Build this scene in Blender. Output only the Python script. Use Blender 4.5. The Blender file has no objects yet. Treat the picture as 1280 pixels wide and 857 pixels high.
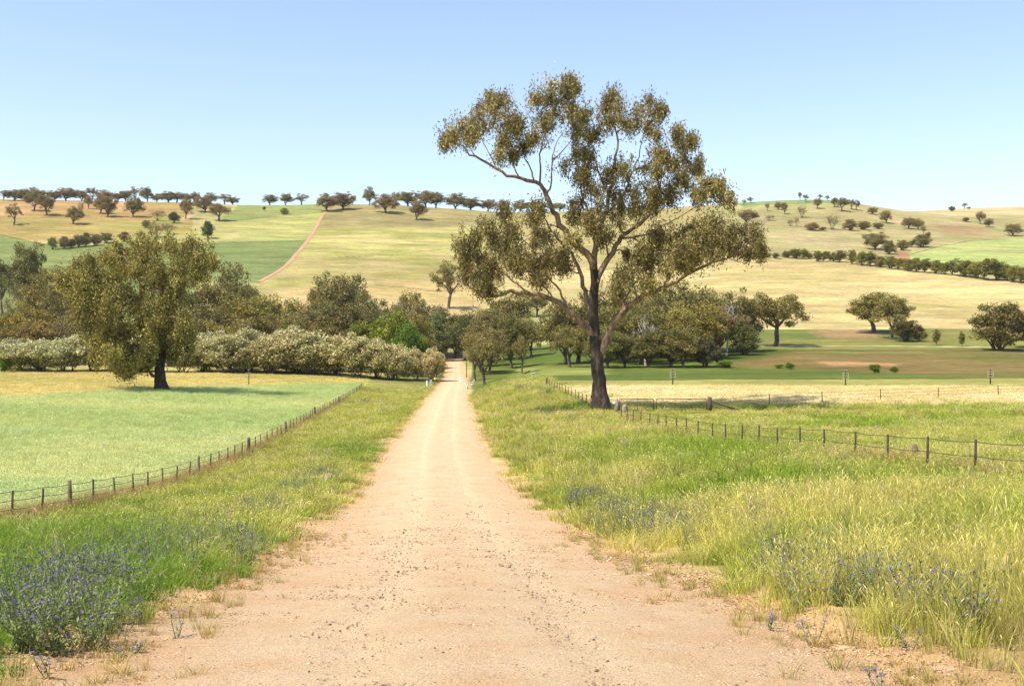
import bpy, math, random
import numpy as np
from mathutils import Vector
R = math.radians
rng = np.random.default_rng(11)
random.seed(5)
SC = bpy.context.scene
COL = SC.collection
F, CX, CY = 1400.0, 640.0, 428.5          # focal length and centre in photo pixels, only used to turn sightings into world points

# ------------------------------------------------------------------ camera, sky, sun, exposure
cam_d = bpy.data.cameras.new('camera'); cam = bpy.data.objects.new('camera', cam_d); COL.objects.link(cam)
cam.location = (0, 0, 0); cam.rotation_euler = (R(90), 0, 0)
cam_d.sensor_width = 36; cam_d.lens = F / 1280 * 36; cam_d.clip_start = .1; cam_d.clip_end = 20000
SC.camera = cam
SUN_AZ, SUN_EL = R(-122), R(57)           # azimuth from +Y towards +X, elevation
sv = Vector((math.sin(SUN_AZ) * math.cos(SUN_EL), math.cos(SUN_AZ) * math.cos(SUN_EL), math.sin(SUN_EL)))
W = bpy.data.worlds.new('World'); SC.world = W; W.use_nodes = True
nt = W.node_tree; bg = nt.nodes['Background']
sky = nt.nodes.new('ShaderNodeTexSky'); sky.sky_type = 'NISHITA'; sky.sun_disc = False
sky.sun_elevation = SUN_EL; sky.sun_rotation = SUN_AZ; sky.air_density = 1.0; sky.dust_density = 1.0; sky.ozone_density = 1.4
sky.altitude = 300
wb = nt.nodes.new('ShaderNodeMix'); wb.data_type = 'RGBA'; wb.blend_type = 'MULTIPLY'; wb.inputs[0].default_value = 1; wb.inputs[7].default_value = (1.06, .985, .96, 1)
nt.links.new(sky.outputs[0], wb.inputs[6]); nt.links.new(wb.outputs[2], bg.inputs[0]); bg.inputs[1].default_value = .15
sd = bpy.data.lights.new('sun', 'SUN'); sd.energy = 4.4; sd.angle = R(.5); sd.color = (1, .92, .77)
so = bpy.data.objects.new('sun', sd); COL.objects.link(so); so.rotation_euler = sv.to_track_quat('Z', 'Y').to_euler()
so.location = (0, 0, 60)
SC.view_settings.view_transform = 'Standard'; SC.view_settings.look = 'None'
SC.view_settings.exposure = .74; SC.view_settings.gamma = 1; SC.view_settings.use_curve_mapping = False
SC.render.engine = 'CYCLES'
SC.cycles.max_bounces = 5; SC.cycles.diffuse_bounces = 3; SC.cycles.glossy_bounces = 2; SC.cycles.transmission_bounces = 3
SC.cycles.transparent_max_bounces = 6; SC.cycles.use_denoising = True

# ------------------------------------------------------------------ helpers
def lin(c):
    c = np.asarray(c, float) / 255.
    return np.where(c <= .04045, c / 12.92, ((c + .055) / 1.055) ** 2.4)
ALB = .50
def A(r, g, b, k=ALB): return lin((r, g, b)) * k
def tag(o, label=None, cat=None, group=None, kind=None):
    if label: o['label'] = label
    if cat: o['category'] = cat
    if group: o['group'] = group
    if kind: o['kind'] = kind
    return o
def empty(name, loc=(0, 0, 0), rz=0):
    o = bpy.data.objects.new(name, None); COL.objects.link(o); o.location = loc; o.rotation_euler = (0, 0, rz); return o
def mesh_np(name, v, f, cols=None, smooth=False, extra=None):
    v = np.asarray(v, np.float32); f = np.asarray(f, np.int32)
    me = bpy.data.meshes.new(name); n = f.shape[1]
    me.vertices.add(len(v)); me.vertices.foreach_set('co', v.ravel())
    me.loops.add(f.size); me.loops.foreach_set('vertex_index', f.ravel())
    me.polygons.add(len(f)); me.polygons.foreach_set('loop_start', np.arange(0, f.size, n, dtype=np.int32))
    me.polygons.foreach_set('use_smooth', np.full(len(f), smooth, bool))
    me.update(calc_edges=True)
    if cols is not None:
        a = me.color_attributes.new('tint', 'FLOAT_COLOR', 'POINT')
        c = np.ones((len(v), 4), np.float32); c[:, :3] = cols; a.data.foreach_set('color', c.ravel())
    for k, arr in (extra or {}).items():
        a = me.attributes.new(k, 'FLOAT', 'POINT'); a.data.foreach_set('value', np.asarray(arr, np.float32))
    return me
def ob(name, me, m=None, parent=None, loc=None):
    o = bpy.data.objects.new(name, me); COL.objects.link(o)
    if m: me.materials.append(m)
    if parent: o.parent = parent
    if loc is not None: o.location = loc
    return o
class MB:
    """collects tubes and boxes, builds one mesh"""
    def __init__(s): s.v = []; s.f = []; s.n = 0; s.c = []
    def add(s, v, f, c=(1, 1, 1)):
        v = np.asarray(v, float); s.v.append(v); s.f.append(np.asarray(f) + s.n); s.n += len(v); s.c.append(np.tile(c, (len(v), 1)))
    def tube(s, pts, rad, k=7, c=(1, 1, 1), wob=0, cap=True):
        pts = np.asarray(pts, float); n = len(pts); rad = np.broadcast_to(rad, (n,)).astype(float)
        t = np.gradient(pts, axis=0); t /= np.linalg.norm(t, axis=1)[:, None] + 1e-9
        ref = np.array([0.31, .95, .1]) if abs(t[0, 2]) > .8 else np.array([0, 0, 1.])
        a = np.cross(t, ref); a /= np.linalg.norm(a, axis=1)[:, None] + 1e-9
        b = np.cross(t, a)
        th = np.linspace(0, 2 * np.pi, k, endpoint=False)
        rr = rad[:, None] * (1 + (wob * (rng.random((n, k)) - .5) if wob else 0))
        ring = pts[:, None] + rr[..., None] * (np.cos(th)[None, :, None] * a[:, None] + np.sin(th)[None, :, None] * b[:, None])
        v = ring.reshape(-1, 3); i = np.arange(n - 1)[:, None] * k; j = np.arange(k)[None]; j2 = (j + 1) % k
        f = np.stack([i + j, i + j2, i + k + j2, i + k + j], -1).reshape(-1, 4)
        if cap:
            m = len(v); v = np.vstack([v, pts[-1:] + t[-1:] * rad[-1] * .3, pts[:1]])
            e = (n - 1) * k; jj = np.arange(k)
            f = np.vstack([f, np.stack([e + jj, e + (jj + 1) % k, np.full(k, m), np.full(k, m)], -1)[:, [0, 1, 2, 2]],
                           np.stack([(jj + 1) % k, jj, np.full(k, m + 1), np.full(k, m + 1)], -1)])
        s.add(v, f, c)
    def box(s, cx, cy, cz, sx, sy, sz, rz=0, c=(1, 1, 1)):
        p = np.array([[x, y, z] for x in (-.5, .5) for y in (-.5, .5) for z in (-.5, .5)]) * (sx, sy, sz)
        cs, sn = math.cos(rz), math.sin(rz); q = p.copy(); q[:, 0] = p[:, 0] * cs - p[:, 1] * sn; q[:, 1] = p[:, 0] * sn + p[:, 1] * cs
        s.add(q + (cx, cy, cz), [[0, 1, 3, 2], [4, 6, 7, 5], [0, 4, 5, 1], [2, 3, 7, 6], [0, 2, 6, 4], [1, 5, 7, 3]], c)
    def mesh(s, name, smooth=True):
        v = np.vstack(s.v); fs = np.vstack(s.f)
        tri = fs[:, 2] == fs[:, 3]
        me = bpy.data.meshes.new(name)
        me.from_pydata(v.tolist(), [], [list(q) for q in fs[~tri].tolist()] + [q[:3] for q in fs[tri].tolist()])
        me.polygons.foreach_set('use_smooth', np.full(len(me.polygons), smooth, bool))
        a = me.color_attributes.new('tint', 'FLOAT_COLOR', 'POINT'); c = np.ones((len(v), 4), np.float32); c[:, :3] = np.vstack(s.c)
        a.data.foreach_set('color', c.ravel()); me.update(); return me
    def build(s, name, m, parent=None, smooth=True): return ob(name, s.mesh(name, smooth), m, parent)

def pchip(xk, yk, x):
    xk = np.asarray(xk, float); yk = np.asarray(yk, float); x = np.clip(x, xk[0], xk[-1])
    h = np.diff(xk); d = np.diff(yk) / h; m = np.zeros(len(xk)); m[0] = d[0]; m[-1] = d[-1]
    ok = d[:-1] * d[1:] > 0
    w1 = 2 * h[1:] + h[:-1]; w2 = h[1:] + 2 * h[:-1]
    with np.errstate(all='ignore'): hm = (w1 + w2) / (w1 / d[:-1] + w2 / d[1:])
    m[1:-1] = np.where(ok, hm, 0)
    i = np.clip(np.searchsorted(xk, x, side='right') - 1, 0, len(xk) - 2); t = (x - xk[i]) / h[i]
    return (2*t**3 - 3*t**2 + 1) * yk[i] + (t**3 - 2*t**2 + t) * h[i] * m[i] + (-2*t**3 + 3*t**2) * yk[i+1] + (t**3 - t**2) * h[i] * m[i+1]
def sstep(a, b, x): t = np.clip((x - a) / (b - a), 0, 1); return t * t * (3 - 2 * t)
_lat = np.random.default_rng(3).random((256, 256))
def vnoise(x, y, s=1., o=0):
    x = np.asarray(x, float) / s + 37.7 * o + 1000; y = np.asarray(y, float) / s + 17.3 * o + 1000
    i = np.floor(x).astype(int); j = np.floor(y).astype(int); u = x - i; v = y - j; u = u*u*(3-2*u); v = v*v*(3-2*v)
    g = lambda a, b: _lat[a % 256, b % 256]
    return (g(i, j)*(1-u) + g(i+1, j)*u)*(1-v) + (g(i, j+1)*(1-u) + g(i+1, j+1)*u)*v
def fbm(x, y, s, o=0, n=4): return sum(vnoise(x, y, s / 2**k, o + k) / 2**k for k in range(n)) / sum(1 / 2**k for k in range(n))

# ------------------------------------------------------------------ materials
def mat(name): m = bpy.data.materials.new(name); m.use_nodes = True; return m, m.node_tree, m.node_tree.nodes['Principled BSDF']
def N(t, typ, **kw):
    n = t.nodes.new(typ)
    for k, v in kw.items(): setattr(n, k, v)
    return n
def noise(t, scale, detail=6, rough=.6, vec=None):
    n = N(t, 'ShaderNodeTexNoise'); n.inputs['Scale'].default_value = scale; n.inputs['Detail'].default_value = detail
    n.inputs['Roughness'].default_value = rough
    if vec is not None: t.links.new(vec, n.inputs['Vector'])
    return n.outputs['Fac']
def ramp(t, fac, lo, hi, a=0., b=1.):
    n = N(t, 'ShaderNodeMapRange'); n.inputs['From Min'].default_value = a; n.inputs['From Max'].default_value = b
    n.inputs['To Min'].default_value = lo; n.inputs['To Max'].default_value = hi; t.links.new(fac, n.inputs['Value']); return n.outputs[0]
def mul(t, *s):
    out = s[0]
    for q in s[1:]:
        n = N(t, 'ShaderNodeMath', operation='MULTIPLY'); t.links.new(out, n.inputs[0]); t.links.new(q, n.inputs[1]); out = n.outputs[0]
    return out
def mixc(t, a, b, fac, mode='MIX'):
    n = N(t, 'ShaderNodeMix', data_type='RGBA', blend_type=mode)
    for val, idx in ((a, 6), (b, 7)):
        if hasattr(val, 'links') or hasattr(val, 'is_linked'): t.links.new(val, n.inputs[idx])
        else: n.inputs[idx].default_value = (*val, 1)
    if hasattr(fac, 'is_linked'): t.links.new(fac, n.inputs[0])
    else: n.inputs[0].default_value = fac
    return n.outputs[2]
def scalec(t, col, fac):
    n = N(t, 'ShaderNodeVectorMath', operation='SCALE'); t.links.new(col, n.inputs[0])
    if hasattr(fac, 'is_linked'): t.links.new(fac, n.inputs['Scale'])
    else: n.inputs['Scale'].default_value = fac
    return n.outputs[0]
def attr(t, name, typ='GEOMETRY'): n = N(t, 'ShaderNodeAttribute', attribute_name=name, attribute_type=typ); return n
def pos(t): return N(t, 'ShaderNodeNewGeometry').outputs['Position']
def bump(t, b, h, strength, dist, prev=None):
    n = N(t, 'ShaderNodeBump'); n.inputs['Strength'].default_value = strength; n.inputs['Distance'].default_value = dist
    t.links.new(h, n.inputs['Height'])
    if prev is not None: t.links.new(prev, n.inputs['Normal'])
    if b is not None: t.links.new(n.outputs[0], b.inputs['Normal'])
    return n.outputs[0]

def ground_material():
    m, t, b = mat('ground_soil_and_grass'); p = pos(t)
    c = attr(t, 'tint').outputs['Color']
    mp = N(t, 'ShaderNodeMapping'); t.links.new(p, mp.inputs[0]); mp.inputs['Scale'].default_value = (.35, 1, 1)
    n1 = ramp(t, noise(t, .06, 10, .72, mp.outputs[0]), .74, 1.26, .3, .7)
    n2 = ramp(t, noise(t, .45, 6, .75, p), .74, 1.26, .3, .7)
    n3 = ramp(t, noise(t, 14, 4, .7, p), .88, 1.12, .25, .75)
    n4 = ramp(t, noise(t, .16, 8, .8, mp.outputs[0]), .78, 1.22, .32, .68)
    col = scalec(t, c, mul(t, n1, n2, n3, n4))
    hue = noise(t, .022, 7, .6, p)
    col = mixc(t, col, scalec(t, mixc(t, col, (.9, 1.04, .8), 1., 'MULTIPLY'), 1.), ramp(t, hue, 0, .6, .44, .66))
    t.links.new(col, b.inputs['Base Color']); b.inputs['Roughness'].default_value = .95; b.inputs['Specular IOR Level'].default_value = .1
    x = bump(t, None, noise(t, .5, 8, .7, p), .6, .35); bump(t, b, noise(t, 9, 6, .7, p), .5, .04, x)
    return m
def road_material():
    m, t, b = mat('pale_gravel'); p = pos(t)
    s = attr(t, 's').outputs['Fac']                       # -1 .. 1 across the road
    c1 = noise(t, 1.1, 6, .6, p); g = noise(t, 60, 3, .8, p); g2 = noise(t, 210, 2, .7, p)
    base = mixc(t, tuple(A(251, 218, 176, .59)), tuple(A(249, 208, 162, .57)), ramp(t, c1, 0, 1, .4, .62))
    # compacted wheel tracks are paler
    w = N(t, 'ShaderNodeMath', operation='ABSOLUTE'); t.links.new(s, w.inputs[0])
    d = N(t, 'ShaderNodeMath', operation='SUBTRACT'); t.links.new(w.outputs[0], d.inputs[0]); d.inputs[1].default_value = .30
    d2 = N(t, 'ShaderNodeMath', operation='ABSOLUTE'); t.links.new(d.outputs[0], d2.inputs[0])
    trk = ramp(t, d2.outputs[0], .55, 0, .02, .26)
    base = mixc(t, base, tuple(A(252, 225, 182, .62)), trk)
    edge = ramp(t, w.outputs[0], 0, .8, .62, 1.)
    base = mixc(t, base, tuple(A(244, 196, 144, .57)), mul(t, edge, ramp(t, noise(t, .8, 4, .6, p), .3, 1, .3, .6)))
    vor = N(t, 'ShaderNodeTexVoronoi'); vor.inputs['Scale'].default_value = 55; t.links.new(p, vor.inputs['Vector'])
    vc = N(t, 'ShaderNodeSeparateColor'); t.links.new(vor.outputs['Color'], vc.inputs[0])
    col = scalec(t, base, mul(t, ramp(t, g, .66, 1.30, .3, .7), ramp(t, g2, .80, 1.18, .3, .7), ramp(t, vc.outputs[0], .88, 1.12)))
    for sc_, thr in ((34, .16), (75, .22)):               # darker pebbles pressed into the surface
        v2 = N(t, 'ShaderNodeTexVoronoi'); v2.inputs['Scale'].default_value = sc_; t.links.new(p, v2.inputs['Vector'])
        s2 = N(t, 'ShaderNodeSeparateColor'); t.links.new(v2.outputs['Color'], s2.inputs[0])
        peb = mul(t, ramp(t, s2.outputs[1], 1, 0, thr * .8, thr), ramp(t, v2.outputs['Distance'], 1, 0, .25, .38), ramp(t, noise(t, 1.7, 4, .6, p), .25, 1, .38, .58))
        col = mixc(t, col, tuple(A(164, 130, 98, .42)), mul(t, peb, ramp(t, s2.outputs[2], .3, 1)))
    t.links.new(col, b.inputs['Base Color']); b.inputs['Roughness'].default_value = .95; b.inputs['Specular IOR Level'].default_value = .15
    x = bump(t, None, vor.outputs['Distance'], .4, -.012); y = bump(t, None, noise(t, 5, 7, .7, p), .8, .05, x); bump(t, b, g, 1., .02, y)
    return m
def leaf_material(name, trans=.3, rough=.5, spec=.35, use_obj=True):
    m, t, b = mat(name)
    c = attr(t, 'tint').outputs['Color']
    if use_obj:
        oi = N(t, 'ShaderNodeObjectInfo'); c = mixc(t, c, oi.outputs['Color'], 1., 'MULTIPLY')
    t.links.new(c, b.inputs['Base Color']); b.inputs['Roughness'].default_value = rough; b.inputs['Specular IOR Level'].default_value = spec
    tr = N(t, 'ShaderNodeBsdfTranslucent'); t.links.new(c, tr.inputs[0])
    mx = N(t, 'ShaderNodeMixShader'); mx.inputs[0].default_value = trans
    t.links.new(b.outputs[0], mx.inputs[1]); t.links.new(tr.outputs[0], mx.inputs[2])
    t.links.new(mx.outputs[0], t.nodes['Material Output'].inputs[0])
    return m
def blade_material(name, trans=.35, rough=.6):
    m, t, b = mat(name)
    c = mixc(t, attr(t, 'tint', 'INSTANCER').outputs['Color'], attr(t, 'tint').outputs['Color'], 1., 'MULTIPLY')
    t.links.new(c, b.inputs['Base Color']); b.inputs['Roughness'].default_value = rough; b.inputs['Specular IOR Level'].default_value = .2
    tr = N(t, 'ShaderNodeBsdfTranslucent'); t.links.new(c, tr.inputs[0])
    mx = N(t, 'ShaderNodeMixShader'); mx.inputs[0].default_value = trans
    t.links.new(b.outputs[0], mx.inputs[1]); t.links.new(tr.outputs[0], mx.inputs[2])
    t.links.new(mx.outputs[0], t.nodes['Material Output'].inputs[0])
    return m
def bark_material(name, dark, pale, amount=.45, scale=1.2):
    m, t, b = mat(name); tc = N(t, 'ShaderNodeTexCoord'); mp = N(t, 'ShaderNodeMapping'); mp.inputs['Scale'].default_value = (3, 3, .7)
    t.links.new(tc.outputs['Object'], mp.inputs[0])
    n1 = noise(t, scale, 8, .7, mp.outputs[0]); n2 = noise(t, 5 * scale, 6, .7, mp.outputs[0])
    col = mixc(t, dark, pale, ramp(t, n1, 0, 1, .62 - amount * .35, .75 - amount * .25))
    col = mixc(t, col, attr(t, 'tint').outputs['Color'], 1., 'MULTIPLY')
    col = scalec(t, col, ramp(t, n2, .6, 1.35, .3, .7))
    t.links.new(col, b.inputs['Base Color']); b.inputs['Roughness'].default_value = .9
    bump(t, b, n2, .9, .08); return m
def plain(name, c, rough=.7, scale=6, var=.25, metal=0.):
    m, t, b = mat(name); tc = N(t, 'ShaderNodeTexCoord')
    n = N(t, 'ShaderNodeRGB'); n.outputs[0].default_value = (*c, 1)
    t.links.new(scalec(t, n.outputs[0], ramp(t, noise(t, scale, 5, .6, tc.outputs['Object']), 1 - var, 1 + var, .3, .7)), b.inputs['Base Color'])
    b.inputs['Roughness'].default_value = rough; b.inputs['Metallic'].default_value = metal; return m
M = {}
M['ground'] = ground_material(); M['road'] = road_material()
M['leaf'] = leaf_material('gum_leaf', .18, .55, .2)
M['shrub_leaf'] = leaf_material('shrub_leaf', .25, .65, .1)
M['blade'] = blade_material('grass_blade'); M['flower'] = blade_material('wild_weed', .25)
M['stone'] = blade_material('gravel_stone', 0.0, .95)
M['bark_dark'] = bark_material('rough_dark_bark', (.028, .019, .013), (.13, .09, .06), .4)
M['bark_limb'] = bark_material('smooth_limb_bark', (.07, .045, .028), (.34, .225, .135), .75, .9)
M['bark_far'] = bark_material('grey_bark', (.06, .045, .034), (.2, .16, .12), .5)
M['bark_pale'] = bark_material('bleached_dead_wood', (.38, .34, .29), (.62, .58, .52), .7)
M['post'] = plain('weathered_post_wood', (.075, .055, .04), .9, 8, .45)
M['post_pale'] = plain('grey_split_wood', (.24, .20, .155), .9, 6, .4)
M['post_mid'] = plain('brown_strainer_wood', (.13, .095, .065), .9, 6, .45)
M['picket'] = plain('rusty_steel_picket', (.05, .032, .022), .8, 9, .35)
M['wire'] = plain('dull_fence_wire', (.09, .075, .06), .6, 3, .1, .4)
M['pipe'] = plain('weathered_gate_pipe', (.11, .09, .065), .55, 5, .3, .5)
M['white_paint'] = plain('white_paint', (.8, .79, .76), .6, 4, .08)
M['black_paint'] = plain('black_paint', (.02, .02, .02), .6, 4, .1)
M['yellow'] = plain('yellow_blossom', (.85, .60, .03), .6, 4, .1)
M['bar'] = plain('pale_painted_bar', (.42, .39, .30), .6, 4, .12)
M['rock'] = plain('pale_field_rock', tuple(A(232, 192, 150, .5)), .95, 3, .3)
M['concrete'] = plain('culvert_concrete', (.45, .40, .33), .9, 5, .25)

# ------------------------------------------------------------------ terrain
RY = [-30, 0, 8.1, 10.3, 13.3, 21, 34, 55, 79, 122, 170, 218, 250, 300]
RH = [1.2, 1.7, 2.5, 2.73, 3.1, 4.05, 5.35, 6.7, 7.3, 8.0, 8.6, 9.1, 8.9, 7.4]
def road_h(Y): return pchip(RY, RH, Y)
EY = [-30, 0, 8.1, 10.3, 13.3, 21, 34, 55, 79, 122, 170, 200, 225, 250, 300, 360]
EL = [-3.6, -3.6, -3.59, -3.9, -4.05, -4.65, -5.6, -7.0, -8.75, -10.9, -13.2, -14.4, -14.9, -15.4, -17.4, -20.6]
ER = [3.5, 3.5, 3.41, 3.05, 2.95, 2.4, 1.46, 0, -1.7, -3.9, -6.4, -7.7, -8.7, -9.9, -12.9, -16.0]
def xl(Y): return pchip(EY, EL, Y)
def xr(Y): return pchip(EY, ER, Y)
def fenceL(Y): return -13.6 - .07 * Y
def fenceR(Y): return 14.8 - .07 * Y
def near_row(Y, X):
    r = float(road_h(Y)); a, b = float(xl(Y)), float(xr(Y))
    LF = float(pchip([-30, 0, 8, 15, 25, 38, 63, 101, 150, 219, 260], [1.2, 1.9, 2.7, 3.4, 4.6, 6.0, 7.7, 8.45, 8.75, 8.9, 8.4], Y))
    L2 = float(pchip([-30, 0, 20, 38, 63, 101, 143, 175, 240, 300], [1.2, 1.9, 4, 5.8, 6.7, 7.1, 7.1, 7.06, 6.7, 6], Y))
    RF = float(pchip([-30, 0, 8, 15, 30.7, 42.4, 56.6, 68.6, 83.6, 100, 140, 185, 260], [1, 1.3, 1.9, 2.6, 3.77, 4.35, 5.2, 5.6, 5.95, 6.0, 5.75, 6.0, 6.0], Y))
    fl, fr = min(fenceL(Y), a - 3), max(fenceR(Y), b + 4)
    xs = [fl - 200, fl - 45, fl, a - .6, a + .5, (a + b) / 2, b - .5, b + .7, b + min(4, (fr - b) * .5), fr, fr + 45, fr + 300]
    hs = [L2 - .3, L2, LF, r - .05, r + .03, r - .06, r + .03, r - .05, r + (RF - r) * .62, RF, RF - .25, RF - .8]
    return -pchip(xs, hs, X)
FC = [-400, 0, 200, 330, 430, 560, 640, 700, 800, 950, 1010, 1150, 1280, 1700]
FY = [240, 300, 350, 400, 450, 500, 550, 600, 700, 800, 900, 1000, 1060, 1150, 1400, 2200]
FT = [
 [466, 445, 422, 405, 392, 375, 360, 345, 318, 290, 268, 254, 250, 252, 270, 330],
 [467, 447, 428, 410, 393, 376, 360, 344, 317, 288, 265, 251.5, 250, 254, 275, 330],
 [467, 450, 435, 418, 400, 380, 362, 345, 318, 295, 274, 258, 253, 257, 275, 330],
 [469, 452, 438, 420, 403, 386, 368, 350, 322, 300, 280, 263, 256.5, 261, 280, 330],
 [472, 455, 440, 422, 403, 386, 369, 352, 325, 302, 282, 263, 255.5, 260, 280, 330],
 [478, 462, 450, 430, 412, 393, 376, 358, 330, 305, 285, 268, 261, 265, 285, 330],
 [474, 460, 446, 432, 415, 396, 378, 360, 333, 309, 290, 272, 265, 269, 285, 330],
 [464, 453, 441, 428, 412, 394, 376, 360, 333, 309, 290, 272, 264, 268, 285, 330],
 [463, 448, 433, 418, 400, 382, 366, 350, 328, 306, 286, 270, 262, 266, 285, 330],
 [463, 443, 428, 412, 395, 378, 362, 347, 320, 300, 280, 262, 252.5, 256, 275, 330],
 [463, 442, 428, 412, 395, 378, 362, 346, 324, 303, 282, 260, 250, 254, 270, 330],
 [463, 442, 428, 411, 395, 380, 364, 346, 324, 305, 289, 273, 265.5, 269, 263.5, 320],
 [463, 441, 427, 411, 395, 378, 361, 348, 326, 309, 297, 284, 277, 269, 258, 310],
 [463, 441, 427, 411, 395, 378, 361, 348, 326, 309, 297, 284, 275, 266, 254, 300]]
FT = np.array(FT, float)
def far_row(Y, X):
    px = CX + F * X / Y
    row = np.array([float(pchip(FY, FT[i], Y)) for i in range(len(FC))])
    py = pchip(FC, row, px)
    return -(py - CY) / F * Y
YR = np.concatenate([np.linspace(-25, 4, 40), np.geomspace(4.08, 400, 560), np.arange(402.6, 1200, 2.6), np.linspace(1205, 2400, 60)])
WC = np.concatenate([np.linspace(-1.25, -.46, 90), np.linspace(-.4585, .4585, 760), np.linspace(.46, 1.25, 90)])
GX = WC[None, :] * (YR[:, None] + 28); GZ = np.zeros_like(GX)
for i, Y in enumerate(YR):
    X = GX[i]
    if Y < 195: z = near_row(Y, X)
    elif Y > 262: z = far_row(Y, X)
    else:
        k = float(sstep(195, 262, Y)); z = near_row(Y, X) * (1 - k) + far_row(max(Y, 240), X * max(Y, 240) / Y) * k
    s = min(max(Y, 0) / 300, 1)
    z = z + (fbm(X, Y + 0 * X, 90, 2, 5) - .5) * 3.2 * s ** 2 * sstep(260, 500, Y) + (fbm(X, Y + 0 * X, 14, 5, 4) - .5) * .35 * min(1, max(0, (Y - 20) / 60))
    off = np.minimum(X - xl(Y), xr(Y) - X)              # > 0 inside the road
    z = z + (fbm(X, Y + 0 * X, 1.3, 9, 4) - .5) * .10 * (1 - sstep(-.6, .3, off))
    GZ[i] = z
def ground_z(X, Y):
    X = np.atleast_1d(np.asarray(X, float)); Y = np.atleast_1d(np.asarray(Y, float))
    i = np.clip(np.searchsorted(YR, Y) - 1, 0, len(YR) - 2); ty = np.clip((Y - YR[i]) / (YR[i + 1] - YR[i]), 0, 1)
    w = X / (Y + 28); j = np.clip(np.searchsorted(WC, w) - 1, 0, len(WC) - 2); tx = np.clip((w - WC[j]) / (WC[j + 1] - WC[j]), 0, 1)
    return (GZ[i, j] * (1 - tx) + GZ[i, j + 1] * tx) * (1 - ty) + (GZ[i + 1, j] * (1 - tx) + GZ[i + 1, j + 1] * tx) * ty
def gz(X, Y): return float(ground_z(X, Y)[0])
_ys = np.concatenate([np.arange(4, 60, .1), np.arange(60, 300, .5), np.arange(300, 1400, 1.)])
def at(px, py):
    """world point where the ground is seen at that place of the photograph"""
    X = (px - CX) / F * _ys; z = ground_z(X, _ys); p = CY - F * z / _ys
    k = np.nonzero(p <= py)[0]; i = k[0] if len(k) else int(np.argmin(p))
    return Vector((X[i], _ys[i], z[i]))

# colours of the fields (base colours of soil, crop and pasture), worked out on the ground
PX = CX + F * GX / np.maximum(YR[:, None], 3.); PY = CY - F * GZ / np.maximum(YR[:, None], 3.); YY = np.repeat(YR[:, None], len(WC), 1)
GC = np.tile(A(150, 152, 84), (*GX.shape, 1))
def inside(poly, x=None, y=None):
    x = PX if x is None else x; y = PY if y is None else y
    r = np.zeros(x.shape, bool); n = len(poly)
    for a in range(n):
        x1, y1 = poly[a]; x2, y2 = poly[(a + 1) % n]
        if y1 == y2: continue
        r ^= ((y1 > y) != (y2 > y)) & (x < (x2 - x1) * (y - y1) / (y2 - y1) + x1)
    return r
wob = (fbm(GX, YY, 35, 21, 4) - .5)
PXw = PX + wob * 26 * np.clip(YY / 900, 0, 1); PYw = PY + (fbm(GX, YY, 30, 31, 4) - .5) * 7 * np.clip(YY / 900, 0, 1)
def paint(poly, c, k=None, soft=True, cond=None):
    m = inside(poly, PXw if soft else PX, PYw if soft else PY)
    if cond is not None: m &= cond
    GC[m] = A(*c) if k is None else A(*c, k)
far = YY > 262
n_a = fbm(GX, YY, 60, 41, 5); n_b = fbm(GX * .7, YY * (1 + 0 * GX), 46, 45, 7)
def mixpaint(mask, c1, c2, n, lo=.4, hi=.6):
    t = sstep(lo, hi, n)[..., None]; cc = A(*c1) * (1 - t) + A(*c2) * t
    if mask.dtype == bool: GC[mask] = cc[mask]
    else: GC[...] = GC * (1 - mask[..., None]) + cc * mask[..., None]
_wob2 = (fbm(GX, YY, 9, 37, 3) - .5)
def soft(poly, sx=9, sy=2.2):
    acc = 0
    for dx, dy in ((-1, -.3), (1, .3), (.4, -1), (-.4, 1), (-.5, .4), (.5, -.4), (0, 0), (.9, -.7)):
        acc = acc + inside(poly, PXw + dx * sx + _wob2 * 14, PYw + dy * sy + _wob2 * 3)
    return acc / 8.
mixpaint(far, (190, 182, 118), (214, 198, 134), n_b)
# valley pasture on the right
mixpaint((PY > 434) & (PX > 590) & (YY > 165), (112, 128, 52), (130, 138, 62), n_b)
mixpaint(soft([(900, 458), (990, 440), (1060, 434), (1700, 434), (1700, 472), (1180, 470), (1050, 462)]) * (YY > 165), (152, 130, 78), (134, 134, 66), n_b, .45, .62)
mixpaint(far & (PYw < 436) & (PYw > 405) & (PX > 620), (134, 142, 70), (160, 156, 84), n_b)
mixpaint(soft([(1010, 408), (1090, 410), (1105, 424), (1030, 423)]) * far, (188, 156, 110), (166, 150, 92), n_b)
mixpaint(soft([(1020, 452), (1060, 451), (1125, 455), (1130, 458), (1040, 457)], 6, 1) * (YY > 165), (226, 176, 124), (214, 170, 118), n_b)
mixpaint(soft([(640, 460), (760, 456), (760, 466), (640, 470)]) * (YY > 165), (186, 188, 96), (150, 160, 80), n_b)
mixpaint(soft([(655, 405), (700, 400), (706, 430), (655, 434)]) * far, (206, 196, 124), (180, 178, 104), n_b)
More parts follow.
